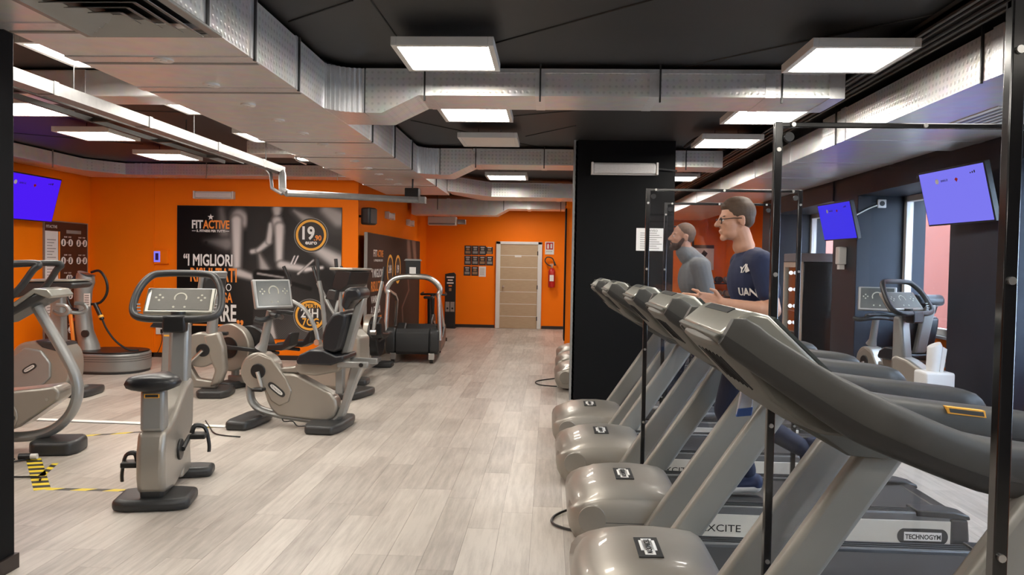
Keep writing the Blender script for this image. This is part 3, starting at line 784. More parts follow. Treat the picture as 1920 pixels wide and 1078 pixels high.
# televisions
def tv(label, c, w, h, rz, tilt, scr, side):
    """screen faces local +X before rz; tilt leans the top outwards"""
    t = thing('television', label, 'television', c, rz, 'wall televisions')
    R = Matrix.Rotation(tilt, 3, 'Y')
    def bx(c0, d, nm, m, bev=0.0):
        mb = MB(); mb.box((0, 0, 0), d); mb.v = [tuple(R @ (Vector(v) + Vector(c0))) for v in mb.v]
        return mb.done(nm, m, t, bevel=bev)
    bx((-.025, 0, 0), (.05, w + .03, h + .03), 'casing', black, .006)
    bx((.001, 0, 0), (.004, w, h), 'screen', scr)
    bx((-.06, 0, .0), (.05, w * .4, h * .4), 'rear_box', black, .01)
    o = MB().tube([tuple(R @ Vector((-.08, 0, 0))), (-.13, 0, .0), (-.185, 0, .02)], .025, 8).done('wall_arm', dark, t)
    def tx(s, y, z, sz, m):
        o = text(s, (0, 0, 0), sz, PX[0], PX[1], m, t)
        for v in o.data.vertices: v.co = R @ (v.co + Vector((.0042, y, z)))
    tx('amici.it', -w * .16, h * .29, h * .075, ink)
    mb = MB().prism([(w * .06, h * .30), (w * .085, h * .33), (w * .11, h * .30), (w * .085, h * .25)], .0035, .005, 'X'); mb.v = [tuple(R @ Vector(v)) for v in mb.v]; mb.done('heart_icon', red, t)
    mb = MB().cyl((.0035, -w * .22, h * .31), (.005, -w * .22, h * .31), h * .05, 14); mb.v = [tuple(R @ Vector(v)) for v in mb.v]; mb.done('round_icon', paper, t)
    for k in range(3):
        mb = MB().bb(.0035, .005, w * (.30 + .03 * k), w * (.315 + .03 * k), h * .36, h * (.38 + .012 * k)); mb.v = [tuple(R @ Vector(v)) for v in mb.v]; mb.done('signal_icon', ink, t)
    return t
tv('violet blue television high on the far left orange wall', (-7.02, 10.0, 2.355), 1.25, .60, 0.0, math.radians(14), screen_violet, 1)
tv('large pale lilac television on the near dark pier at right', (3.405, 6.70, 2.215), .86, .46, PI - math.radians(-6), math.radians(14), screen_lilac, -1)
tv('smaller deep indigo television on the farther dark pier', (3.43, 9.44, 2.155), .80, .43, PI - math.radians(-6), math.radians(14), screen_indigo, -1)
sk = thing('wall_socket', 'small white surface socket high on the dark pier between televisions', 'socket', (3.93, 9.398, 2.37))
MB().bb(-.05, .05, -.03, 0, -.05, .05).done('plate', whiteplastic, sk, bevel=.006)
MB().cyl((0, -.034, 0), (0, -.028, 0), .03, 16).done('plug_hole', ink, sk)
MB().tube(smooth_path([(-.05, -.015, -.02), (-.15, -.02, -.06), (-.3, -.04, -.14), (-.42, -.2, -.18)]), .008, 8).done('cable', whiteplastic, sk)

# emergency lamps and small wall items
def emergency(label, c, rz, w=.72, h=.12):
    t = thing('emergency_light', label, 'emergency light', c, rz, 'emergency lights')
    MB().bb(-w / 2, w / 2, -.03, 0, -h / 2, h / 2).done('base', whiteplastic, t, bevel=.008)
    MB().bb(-w / 2 + .012, w / 2 - .012, -.085, -.03, -h / 2 + .012, h / 2 - .012).done('diffuser', mat('frosted_diffuser', (.62, .61, .60), .25, var=.15, scale=60), t, bevel=.02, seg=3)
    MB().cyl((-w / 2 + .04, -.055, 0), (w / 2 - .04, -.055, 0), .018, 8).done('tube', white, t)
    for x in (-w / 2, w / 2): MB().bb(x - .012, x + .012, -.088, 0, -h / 2, h / 2).done('end_cap', whiteplastic, t, bevel=.004)
    return t
e = emergency('long white emergency light on the black middle column', (.835, 8.958, 2.69), 0, .74, .14)
MB().tube([(.37, -.04, 0), (.43, -.04, 0), (.55, -.02, -.01), (.6, .02, -.01)], .012, 8).done('cable', dark, e)
emergency('long white emergency light above the big wall poster', (-5.28, YB, 2.575), 0, .62, .12)
emergency('small white emergency light on the wall above brown poster, nearer one', (XM, 14.3, 2.44), PI / 2, .5, .13)
emergency('small white emergency light on the wall above brown poster, farther one', (XM, 16.4, 2.42), PI / 2, .5, .13)
sp = thing('wall_speaker', 'black loudspeaker on the corner beside the poster wall', 'speaker', (-2.93, 12.05, 2.24))
MB().box((.06, 0, .05), (.17, .22, .27), rz=-.35).done('cabinet', black, sp, bevel=.03, seg=3)
MB().box((.145, -.03, .05), (.01, .18, .23), rz=-.35).done('grille', dark, sp, bevel=.004)
MB().tube([(-.11, 0, .05), (-.02, 0, .05)], .02, 8).done('bracket', dark, sp)
kp = thing('keypad', 'small glowing blue keypad in orange box on poster wall', 'keypad', (-6.14, YB, 1.59))
MB().bb(-.10, .12, -.05, 0, -.11, .12).done('box', orange, kp, bevel=.006)
MB().bb(-.10, -.0, -.056, -.05, -.08, .09).done('lit_panel', blue_glow, kp)
MB().bb(-.075, -.025, -.058, -.056, -.05, .06).done('display', mat('dark_blue_display', (.01, .01, .12), .3), kp)
so = thing('wall_socket', 'white power socket low on orange wall behind upright bike', 'socket', (-6.13, YB, .42))
MB().bb(-.09, .09, -.03, 0, -.055, .055).done('plate', whiteplastic, so, bevel=.006)
MB().bb(-.16, .1, -.045, -.012, .06, .085).bb(.0, .04, -.06, -.03, -.03, .03).done('plug', black, so, bevel=.005)
MB().tube(smooth_path([(.02, -.05, -.02), (.03, -.06, -.15), (-.04, -.05, -.33), (-.12, -.04, -.38)]), .006, 6).done('flex', black, so)

# far wall items
for r, (z, xs) in enumerate(((1.90, (-2.02, -1.84, -1.66, -1.49)), (1.65, (-2.02, -1.84, -1.66, -1.48)), (1.39, (-2.03, -1.84)))):
    for k, x in enumerate(xs):
        t = thing('notice_card', 'small black leaflet on the far orange wall, %s row, %s from left' % (('top', 'middle', 'bottom')[r], ('first', 'second', 'third', 'fourth')[k]), 'leaflet', (x, YF, z), 0, 'leaflets on the far wall')
        hh = .115 if not (r == 0 and k == 3) else .085
        MB().bb(-.086, .086, -.006, 0, -hh, hh).done('sheet', print_dark, t)
        MB().bb(-.06, .06, -.0068, -.006, -.08, -.02).bb(-.04, .04, -.0068, -.006, .0, .05).done('picture', print_grey if (k + r) % 3 else mat('tan_print', (.30, .17, .08), .6), t)
        MB().bb(-.05, .05, -.0069, -.006, .07, .085).done('heading', print_white, t)
t = thing('notice_sheet', 'white paper notice pinned below the black leaflets', 'notice', (-1.655, YF, 1.385), 0)
MB().bb(-.086, .086, -.005, 0, -.13, .12).done('sheet', paper, t)
for k in range(7): MB().bb(-.06, .05, -.0056, -.005, .07 - k * .026, .078 - k * .026).done('text_line', print_grey, t)
t = thing('safety_sign', 'red and white fire extinguisher sign beside the oak door', 'sign', (-.015, YF, 1.99))
MB().bb(-.11, .11, -.008, 0, -.16, .15).done('panel', paper, t)
MB().bb(-.085, .085, -.0095, -.008, -.04, .13).done('red_field', red, t)
MB().bb(-.06, -.015, -.0105, -.0095, -.02, .08).bb(-.05, -.025, -.0105, -.0095, .08, .10).bb(.02, .06, -.0105, -.0095, -.01, .10).done('pictogram', paper, t)
text('ESTINTORE', (-.085, -.0085, -.10), .035, FR[0], FR[1], ink, t, sx=.85)
t = thing('fire_extinguisher', 'red fire extinguisher hung on the orange wall beside the door', 'fire extinguisher', (.05, YF - .10, 1.0))
MB().tube([(0, 0, .02), (0, 0, .03), (0, 0, .07), (0, 0, .42), (0, 0, .47), (0, 0, .50)], [.05, .075, .085, .085, .06, .025], 20).done('cylinder', red, t)
MB().cyl((0, 0, .49), (0, 0, .55), .022, 10).bb(-.07, .03, -.012, .012, .55, .575).bb(-.06, .03, -.01, .01, .585, .60).done('valve', chrome, t)
MB().tube(smooth_path([(-.02, 0, .55), (-.10, -.02, .58), (-.17, -.02, .67), (-.12, -.02, .76), (.0, -.02, .74), (.05, -.02, .66)]), .014, 8).done('hose', black, t)
MB().tube([(.05, -.02, .66), (.08, -.02, .56)], [.018, .03], 10).done('horn', black, t)
MB().bb(-.03, .03, .06, .10, .25, .5).done('bracket', dark, t)
MB().bb(-.05, .05, -.088, -.078, .18, .33).done('label_plate', paper, t)
to = thing('sanitiser_totem', 'slim black information totem standing by the far orange wall', 'totem', (-2.40, 18.55, 0))
MB().prism([(-.13, 0), (.13, 0), (.13, 1.30), (.09, 1.35), (-.03, 1.335), (-.13, 1.31)], -.03, .03, 'Y').done('panel', black, to, bevel=.004)
MB().bb(-.15, .15, -.12, .12, 0, .03).done('base', black, to, bevel=.008)
for x in (-.06, .06): MB().bb(x - .05, x + .05, -.036, -.03, .40, .64).done('icon_panel', print_grey, to)
for x in (-.06, .06): MB().cyl((x, -.038, .48), (x, -.035, .48), .025, 16).done('ring_icon', ink, to)
for k, w in enumerate((.09, .06, .08, .04)): MB().bb(-w, w, -.034, -.03, 1.22 - k * .07, 1.25 - k * .07).done('text_line', print_white if k < 3 else print_orange, to)
MB().bb(-.03, .03, -.035, -.03, .90, .97).done('picture', mat('tan_print', (.30, .17, .08), .6), to)
ac = thing('air_conditioner', 'white wall air conditioner under the duct at hall corner', 'air conditioner', (-2.5, 17.55, 2.44))
MB().bb(-.32, .34, 0, .22, 0, .20).done('housing', whiteplastic, ac, bevel=.02, seg=3)
MB().bb(-.29, .31, -.006, .03, .015, .05).done('louvre', silver2, ac)
MB().bb(.36, .55, .02, .2, .03, .14).done('side_box', silver2, ac, bevel=.01)
MB().cyl((-.2, .1, .2), (-.2, .1, .57), .012, 8).cyl((.2, .1, .2), (.2, .1, .57), .012, 8).done('hanger_rod', dark, ac)
pp = thing('notice_sheet', 'white paper notice taped on black column behind the clear screen', 'notice', (1.165, 8.957, 1.885))
MB().bb(-.175, .175, -.004, 0, -.13, .13).done('sheet', paper, pp)
for k in range(8): MB().bb(-.13, .06 + .03 * (k % 3), -.0046, -.004, .07 - k * .025, .078 - k * .025).done('text_line', print_grey, pp)
text('AVVISO', (-.05, -.0045, .09), .035, FR[0], FR[1], ink, pp)

# floor tapes and cables
def ribbon(name, pts, w, m, label, cat, period=None, z=.0012, parent=None):
    vs = []; fs = []; al = []; d = 0
    P = [Vector((p[0], p[1], 0)) for p in pts]
    for i, p in enumerate(P):
        t = (P[min(i + 1, len(P) - 1)] - P[max(i - 1, 0)]).normalized(); n = Vector((-t.y, t.x, 0))
        if i: d += (p - P[i - 1]).length
        vs += [tuple(p + n * w / 2 + Vector((0, 0, z))), tuple(p - n * w / 2 + Vector((0, 0, z)))]
        al += [d / (period or 1), d / (period or 1) + .25]
        if i: fs.append((2 * i - 2, 2 * i - 1, 2 * i + 1, 2 * i))
    k = len(vs)
    vs += [(v[0], v[1], .0001) for v in vs]; al += al
    fs += [tuple(q + k for q in f[::-1]) for f in fs]
    me = bpy.data.meshes.new(name); me.from_pydata(vs, [], fs); me.update()
    a = me.attributes.new('along', 'FLOAT', 'POINT'); a.data.foreach_set('value', al)
    me.materials.append(m); o = bpy.data.objects.new(name, me); COL.objects.link(o)
    return tag(o, label, cat) if not parent else o
def lerp(a, b, n): return [(a[0] + (b[0] - a[0]) * k / n, a[1] + (b[1] - a[1]) * k / n) for k in range(n + 1)]
ribbon('hazard_tape', lerp((-3.36, 4.99), (-2.65, 5.02), 12), .05, hazard, 'yellow and black hazard tape on floor running to the upright bike', 'tape', .22)
ribbon('hazard_tape', lerp((-4.05, 6.52), (-3.05, 7.05), 14), .045, hazard, 'thin yellow and black hazard tape between stepper and upright bike', 'tape', .26)
ribbon('hazard_tape', lerp((-3.96, 5.72), (-3.38, 4.97), 16), .10, hazard, 'wide yellow and black tape holding down the power cables', 'tape', .13)
ribbon('floor_cable_cover', lerp((-5.2, 7.12), (-3.0, 7.03), 4), .09, paper, 'flat white cable cover strip crossing the floor behind the stepper', 'cable cover', z=.008)
o = MB().tube(smooth_path([(-4.6, 5.50, .012), (-4.42, 5.42, .012), (-4.28, 5.50, .012), (-4.36, 5.60, .012), (-4.20, 5.62, .012), (-4.06, 5.65, .015)]), .007, 6).done('power_cord', black); tag(o, 'black looped power cord on floor by the stepper foot', 'cord')
o = MB().tube(smooth_path([(-3.97, 5.7, .012), (-4.06, 5.45, .012), (-3.95, 5.25, .012), (-3.75, 5.2, .012), (-3.58, 5.22, .012), (-3.5, 5.12, .02)]), .007, 6).done('power_cord', black); tag(o, 'black power cord curving left of the wide hazard tape', 'cord')
pc = thing('cord_connector', 'small black and white cord connector at end of hazard tape', 'connector', (-3.985, 5.66, .006))
MB().cyl((-.05, 0, .025), (.03, .02, .025), .025, 10).done('plug', black, pc); MB().cyl((.03, .02, .025), (.075, .03, .025), .022, 10).done('collar', whiteplastic, pc)
ribbon('hazard_tape', lerp((-3.72, 5.62), (-3.60, 5.28), 6), .045, hazard, 'short striped tape scrap beside the wide cable tape', 'tape', .13)
o = MB().tube(smooth_path([(-2.70, 6.62, .008), (-2.95, 6.70, .008), (-3.15, 7.0, .008), (-3.3, 7.25, .008)]), .006, 6).done('power_cord', black); tag(o, 'thin black cord on the floor between the upright and recumbent bikes', 'cord')
o = MB().tube(smooth_path([(.12, 9.9, .008), (-.1, 10.0, .008), (-.15, 10.3, .008), (.1, 10.6, .008)]), .008, 6).done('power_cord', black); tag(o, 'black cord looping on floor left of the column', 'cord')
o = MB().tube(smooth_path([(.18, 4.9, .02), (.06, 4.75, .012), (.05, 4.6, .012), (.16, 4.5, .012), (.22, 4.5, .02)]), .008, 6).done('power_cord', black); tag(o, 'black cord loop beside the front treadmill hoods', 'cord')
# ================================================================== treadmills (local: x from hood to rear, y across, z up)
def morph(a, c, w):
    return [(a[i][0] * w + c[i][0] * (1 - w), a[i][1] * w + c[i][1] * (1 - w)) for i in range(len(a))]
def make_treadmill(label):
    t = thing('treadmill', label, 'treadmill', group='treadmills in a row')
    # motor hood
    rings = []
    for x, w, z0, s, c in [(.055, .27, .15, .185, .205), (.065, .33, .11, .21, .235), (.095, .365, .06, .235, .268), (.15, .378, .035, .258, .295), (.23, .38, .03, .278, .318),
                           (.34, .38, .03, .287, .334), (.46, .378, .03, .288, .337), (.56, .372, .03, .285, .328), (.64, .368, .045, .278, .312), (.675, .36, .16, .262, .29)]:
        R = [(x, -w, z0), (x, -w - .004, (z0 + s) / 2), (x, -w, s - .012), (x, -w + .012, s)]
        for k in range(1, 14):
            q = -1 + 2 * k / 14
            R.append((x + .04 * (q * q if x < .2 else 0), q * (w - .012), s + (c - s) * (1 - q ** 4)))
        R += [(x, w - .012, s), (x, w, s - .012), (x, w + .004, (z0 + s) / 2), (x, w, z0)]
        rings.append(R)
    MB().loft(rings).done('motor_hood', silver, t, smooth=58)
    for sy in (-1, 1):
        MB().cyl((.19, sy * .36, .165), (.19, sy * .3865, .165), .078, 28).done('side_disc', silver, t, bevel=.003)
        MB().bb(.20, .64, sy * .382 - .002, sy * .382 + .002, .148, .151).done('side_seam', dark, t)
    bd = MB().box((.39, -.045, .3375), (.105, .235, .004), ry=-.02).done('badge', dark, t)
    MB().box((.39, -.045, .3400), (.046, .19, .002), ry=-.02).box((.39, -.03, .3400), (.070, .12, .002), ry=-.02).done('badge_emblem', paper, bd)
    text('TECHNOGYM', (.378, .042, .3416), .034, (0, -1, 0), (1, 0, 0), ink, bd, sx=.80, bold=.0006)
    # deck
    MB().bb(.58, 2.16, -.255, .255, .18, .242).done('running_belt', belt, t, bevel=.008)
    sr = mat('ridged_side_rail', (.15, .155, .16), .4, metal=.3)
    for sy in (-1, 1):
        MB().bb(.60, 2.15, sy * .31 - .05, sy * .31 + .05, .08, .258).done('side_rail', sr, t, bevel=.008)
        for k in range(3):
            MB().bb(.66, 2.12, sy * .31 - .035 + .026 * k, sy * .31 - .025 + .026 * k, .256, .262).done('rail_ridge', dark, t)
        MB().bb(.62, 2.15, sy * .358, sy * .366, .055, .214).done('side_panel', lightpanel, t, bevel=.004)
        MB().prism([(2.13, .04), (2.225, .04), (2.235, .12), (2.225, .225), (2.13, .228)], sy * .29, sy * .37, 'Y').done('rear_cap', dark, t, bevel=.012)
        MB().prism([(1.95, .236), (2.24, .222), (2.235, .245), (2.15, .265), (1.95, .27)], sy * .235, sy * .366, 'Y').done('rear_shoulder', dark, t, bevel=.008)
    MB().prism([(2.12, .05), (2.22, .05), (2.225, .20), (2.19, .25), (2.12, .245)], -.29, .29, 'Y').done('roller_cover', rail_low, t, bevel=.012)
    text('EXCITE', (.79, -.3668, .118), .056, FR[0], FR[1], ink, t, sx=1.2)
    ov = []
    for k in range(24):
        a = 2 * PI * k / 24
        ov.append((1.985 + .095 * (1 if math.cos(a) > 0 else -1) * (abs(math.cos(a)) > 1e-6) + .04 * math.cos(a), .128 + .043 * math.sin(a)))
    lp = MB().prism(ov, -.3685, -.3655, 'Y').done('logo_plate', dark, t, smooth=0)
    MB().bb(1.885, 2.085, -.3700, -.3682, .104, .152).done('logo_field', paper, lp, bevel=.001)
    text('TECHNOGYM', (1.892, -.3704, .114), .036, FR[0], FR[1], ink, lp, sx=.84, bold=.0008)
    for x in (.72, 2.0):
        for sy in (-.27, .27): MB().cyl((x, sy, 0), (x, sy, .09), .03, 12).done('foot', dark, t)
    # uprights
    for sy in (-1, 1):
        MB().prism([(.436, .09), (.606, .09), (1.182, .965), (1.018, .965)] if sy > 0 else [(.436, .09), (.606, .09), (1.255, 1.06), (1.085, 1.06)], sy * .362, sy * .424, 'Y').done('upright', upright_silver, t, bevel=.02, seg=3)
        MB().prism([(.42, .0), (.72, .0), (.70, .10), (.425, .10)], sy * .355, sy * .42, 'Y').done('upright_foot', dark, t, bevel=.01)
    # console body and arms
    A = [(.43, 1.402), (.408, 1.372), (.557, 1.214), (.669, 1.128), (.83, 1.033), (.953, .965), (1.165, .952), (1.19, 1.01), (.87, 1.13), (.60, 1.27)]
    A2 = [(.43, 1.402), (.408, 1.372), (.557, 1.225), (.669, 1.155), (.72, 1.14), (.77, 1.125), (.80, 1.125), (.81, 1.14), (.74, 1.19), (.60, 1.28)]
    Cc = [(.405, 1.408), (.38, 1.372), (.50, 1.255), (.55, 1.20), (.60, 1.17), (.64, 1.18), (.66, 1.22), (.66, 1.25), (.64, 1.29), (.57, 1.37)]
    rings = []
    for y, w, sh in [(-.282, .62, .03), (-.275, .58, .01), (-.25, .45, 0), (-.17, .05, 0), (0, 0, 0), (.17, .05, 0), (.25, .5, 0), (.30, 1, 0), (.36, 1, 0), (.39, 1, .012), (.405, 1, .03)]:
        P = morph(A if y > 0 else A2, Cc, w)
        cx = sum(p[0] for p in P) / 10; cz = sum(p[1] for p in P) / 10
        bow = .10 * (abs(y) / .40) ** 3
        rings.append([(p[0] + (cx - p[0]) * sh * 2 + (bow if i in (0, 1, 9) else 0), y, p[1] + (cz - p[1]) * sh * 2) for i, p in enumerate(P)])
    MB().loft(rings).done('console_body', under_grey, t, smooth=32, bevel=.012)
    for k in range(7):
        MB().box((.452, -.25 + k * .046, 1.302), (.12, .004, .004), ry=math.radians(44.5)).done('vent_slot', black, t)
    top = [(.432, 1.444), (.46, 1.446), (.49, 1.432), (.526, 1.404), (.664, 1.321), (.729, 1.289), (.84, 1.238), (.958, 1.19), (1.049, 1.168), (1.25, 1.145), (1.447, 1.127), (1.55, 1.115), (1.605, 1.095), (1.64, 1.055)]
    mid = [(.415, 1.385), (.50, 1.345), (.61, 1.280), (.729, 1.212), (.87, 1.150), (1.0, 1.105), (1.25, 1.077), (1.45, 1.067), (1.64, 1.05)]
    bot = [(.398, 1.380), (.422, 1.352), (.554, 1.262), (.693, 1.168), (.778, 1.130), (.959, 1.062), (1.046, 1.040), (1.25, 1.015), (1.5, 1.005), (1.60, 1.018), (1.635, 1.043)]
    def chain(P, n):
        Q = [Vector(p) for p in smooth_path([(p[0], 0, p[1]) for p in P], 8)]
        L = [0.0]
        for i in range(1, len(Q)): L.append(L[-1] + (Q[i] - Q[i - 1]).length)
        out = []
        for k in range(n):
            d = L[-1] * k / (n - 1); i = 1
            while i < len(L) - 1 and L[i] < d: i += 1
            f = (d - L[i - 1]) / max(1e-6, L[i] - L[i - 1]); out.append(Q[i - 1].lerp(Q[i], f))
        return out
    NT = 40
    tc_, bc_ = chain(top, NT), chain(bot, NT)
    for sy in (-1, 1):
        up_r, lo_r = [], []
        for k in range(NT):
            c = (tc_[k] + bc_[k]) / 2; h2 = (tc_[k] - bc_[k]) / 2
            e = min(1.0, .80 + .20 * min(1, k / 2.0)) * min(1.0, .35 + .65 * min(1, (NT - 1 - k) / 3.0))
            sp = min(1.0, k / (NT * .38)); sp = sp * sp * (3 - 2 * sp)
            wy = (.022 + .051 * sp) * e; oy = .285 + .05 * sp; ring = []; ring2 = []
            for j in range(20):
                a = 2 * PI * j / 20
                ca, sa = math.copysign(abs(math.cos(a)) ** .45, math.cos(a)), math.copysign(abs(math.sin(a)) ** .6, math.sin(a))
                p = c + h2 * sa + Vector((0, sy * oy + wy * ca, 0)); ring.append(tuple(p))
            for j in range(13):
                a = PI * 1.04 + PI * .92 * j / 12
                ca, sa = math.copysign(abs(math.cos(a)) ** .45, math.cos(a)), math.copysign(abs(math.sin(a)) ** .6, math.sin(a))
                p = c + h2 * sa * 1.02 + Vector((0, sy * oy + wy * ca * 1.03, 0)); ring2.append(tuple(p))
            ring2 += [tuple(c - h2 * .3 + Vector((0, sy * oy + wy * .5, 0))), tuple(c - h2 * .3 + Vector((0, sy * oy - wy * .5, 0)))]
            up_r.append(ring); lo_r.append(ring2)
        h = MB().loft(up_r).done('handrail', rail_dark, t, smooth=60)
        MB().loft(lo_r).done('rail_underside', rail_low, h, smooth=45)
    lo = [(1.24, 1.142), (1.36, 1.131), (1.365, 1.109), (1.245, 1.12)]
    gl_ = MB().prism(lo, .262, .285, 'Y').done('gold_label', print_yellow, t)
    MB().prism([(1.248, 1.137), (1.354, 1.127), (1.358, 1.113), (1.252, 1.124)], .260, .2625, 'Y').done('label_centre', rail_dark, gl_)
    cp = MB().prism([(.425, 1.372), (.400, 1.402), (.452, 1.446), (.480, 1.461), (.528, 1.452), (.72, 1.27), (.69, 1.24), (.52, 1.372)], -.262, .262, 'Y').done('console_cap', cap_grey, t, bevel=.010, seg=3)
    MB().box((.636, 0, 1.366), (.22, .43, .008), ry=math.radians(43.5)).done('screen', lcd, cp)
    MB().box((.466, .03, 1.4545), (.024, .30, .003), ry=math.radians(-28)).done('dark_inset', dark, cp)
    MB().prism([(.418, 1.366), (.388, 1.396), (.402, 1.404), (.445, 1.366)], -.266, .266, 'Y').done('front_lip', under_grey, cp, bevel=.004)
    return t
T0 = make_treadmill('nearest treadmill, its big dark handrail crossing the foreground at right')
T0.location = (.03, 2.24, 0)
dup(T0, (.065, 3.42, 0), 0, 'second nearest treadmill, its hood at the bottom edge of the picture')
dup(T0, (.07, 4.62, 0), 0, 'third treadmill from viewer, used by man in navy shirt')
dup(T0, (.015, 5.82, 0), 0, 'fourth treadmill from viewer, hood level with foot of a clear screen')
dup(T0, (-.01, 6.93, 0), 0, 'fifth treadmill just before the black column, used by man in grey')
for i, y in enumerate((9.98, 11.1, 12.22)):
    dup(T0, (.03 + .02 * i, y, 0), 0, 'treadmill hidden behind the black column, %s of three' % ordn[i])

for o in [q for r_ in COL.objects if r_.name.startswith('treadmill.') for q in r_.children if q.name.split('.')[0] == 'gold_label']:
    for c in list(o.children): bpy.data.objects.remove(c)
    bpy.data.objects.remove(o)
# ================================================================== clear screens between the treadmills
def clear_screen(label, x0, x1, y, h, rods=True):
    t = thing('clear_screen', label, 'screen', (x0, y, 0), 0, 'clear acrylic screens')
    w = x1 - x0
    for x in (0, w): MB().bb(x - .014, x + .014, -.014, .014, .012, h).done('post', gloss_black, t, bevel=.003)
    MB().bb(-.014, w + .014, -.009, .009, h - .018, h).done('top_bar', gloss_black, t, bevel=.003)
    MB().bb(.012, w - .012, -.004, .002, .30, h - .012).done('pane', acrylic, t)
    for x in (0, w):
        MB().bb(x - .05, x + .05, -.085, .085, 0, .012).done('foot_plate', gloss_black, t, bevel=.003)
        for z in (h - .10, h - .55, h - 1.1, h - 1.6):
            MB().cyl((x, -.020, z), (x, -.013, z), .008, 12).done('screw', chrome, t)
    for x in (.05, w / 2, w - .05):
        MB().cyl((x, -.020, h - .010), (x, -.013, h - .010), .008, 12).done('screw', chrome, t)
    for x, s in ((.0, 1), (w, -1)):
        MB().cyl((x + s * .035, -.022, h - .055), (x + s * .035, -.002, h - .055), .017, 14).done('corner_bolt', dark, t)
    return t
clear_screen('nearest clear screen with thick black post at the right edge', 0.905, 1.95, 1.57, 2.105)
clear_screen('second clear screen, black post in front of second treadmill uprights', .815, 1.84, 2.84, 2.10)
clear_screen('third clear screen, framing both men, in front of the fourth treadmill', .66, 1.68, 5.30, 2.105)
clear_screen('fourth clear screen between the two men, in front of fifth treadmill', .94, 1.80, 6.375, 2.10)
clear_screen('small looking clear screen deep behind the black column', 1.27, 1.93, 10.54, 2.13)

# clear bag with a blue band hanging in front of a treadmill upright
bgo = thing('hanging_bag', 'small clear bag with blue band hanging between treadmill uprights', 'bag', (.985, 3.865, .93))
MB().prism([(-.015, .085), (.045, .07), (.03, -.085), (-.045, -.095)], -.012, .012, 'Y').done('pouch', mat('cloudy_plastic', (.55, .58, .66), .3), bgo, bevel=.008)
MB().prism([(-.037, -.055), (.037, -.045), (.031, -.09), (-.046, -.099)], -.0135, .0135, 'Y').done('blue_band', mat('blue_band', (.05, .13, .42), .4), bgo, bevel=.005)
MB().tube([(.01, 0, .07), (.04, 0, .15), (.08, -.03, .245)], .004, 6).done('strap', white, bgo)
# ================================================================== bikes and cross trainers
def foot_plate(cx, cy, lx, ly, parent, rz=0.0, h=.085, taper=.12):
    P = [(-lx / 2 + taper * lx, -ly / 2), (lx / 2 - taper * lx, -ly / 2), (lx / 2, -ly / 4), (lx / 2, ly / 4), (lx / 2 - taper * lx, ly / 2), (-lx / 2 + taper * lx, ly / 2), (-lx / 2, ly / 3.2), (-lx / 2, -ly / 3.2)]
    o = MB().prism(P, 0, h, 'Z').done('floor_foot', dark, parent, bevel=.028, seg=3, loc=(cx, cy, 0), rz=rz)
    return o
def oval(cx, cz, a, b, n=24, rot=0.0):
    P = []
    for k in range(n):
        q = 2 * PI * k / n; x, z = a * math.copysign(abs(math.cos(q)) ** .55, math.cos(q)), b * math.copysign(abs(math.sin(q)) ** .8, math.sin(q))
        P.append((cx + x * math.cos(rot) - z * math.sin(rot), cz + x * math.sin(rot) + z * math.cos(rot)))
    return P
def logo_plate(cx, cz, y, parent, rot=0.0, a=.09, flip=1):
    lp = MB().prism(oval(cx, cz, a, .033, rot=rot), y - .004, y, 'Y').done('logo_plate', dark, parent, smooth=0)
    MB().prism(oval(cx, cz, a * .75, .018, 16, rot), y - .006, y - .003, 'Y').done('logo_field', paper, lp, smooth=0)
    c, s = math.cos(rot), math.sin(rot)
    text('TECHNOGYM', (cx - a * .66 * c + .009 * s, y - .0065, cz - a * .66 * s - .009 * c), .026, (c, 0, s), (-s, 0, c), ink, lp, sx=.66 * a / .09)
def console(parent, c, w, h, rz, tilt, face=None, body=None):
    """panel that faces local +X turned by rz, tilted back"""
    R = Matrix.Rotation(rz, 3, 'Z') @ Matrix.Rotation(-tilt, 3, 'Y')
    def bx(o, d, nm, m, par, bev):
        mb = MB().box(o, d); mb.v = [tuple(R @ Vector(v) + Vector(c)) for v in mb.v]
        return mb.done(nm, m, par, bevel=bev, seg=3)
    f = bx((-.02, 0, 0), (.045, w, h), 'console', body or silver2, parent, .014)
    bx((-.055, 0, -.02), (.05, w * .8, h * .7), 'console_back', dark, f, .015)
    bx((.003, 0, .005), (.006, w * .86, h * .84), 'console_face', face or lcd, f, .002)
    def ic(y, z, r):
        mb = MB().cyl((.006, y, z), (.0085, y, z), r, 14); mb.v = [tuple(R @ Vector(v) + Vector(c)) for v in mb.v]
        mb.done('button', mat('pale_button', (.42, .41, .33), .5), f)
    def arc(y, z, r):
        P = [(r * math.cos(a), r * math.sin(a)) for a in [PI * (-.15 + 1.3 * k / 16) for k in range(17)]] + [(r * .8 * math.cos(a), r * .8 * math.sin(a)) for a in [PI * (1.15 - 1.3 * k / 16) for k in range(17)]]
        mb = MB().prism([(y + p, z + q) for p, q in P], .006, .0082, 'X'); mb.v = [tuple(R @ Vector(v) + Vector(c)) for v in mb.v]
        mb.done('dial_arc', mat('pale_button', (.42, .41, .33), .5), f)
    arc(0, h * .08, min(w, h) * .2)
    for s in (-1, 1):
        for k in range(4):
            a = PI / 2 * k; ic(s * w * .30 + .022 * math.cos(a), h * .08 + .022 * math.sin(a), .008)
        ic(s * w * .08, -h * .28, .008)
    return f

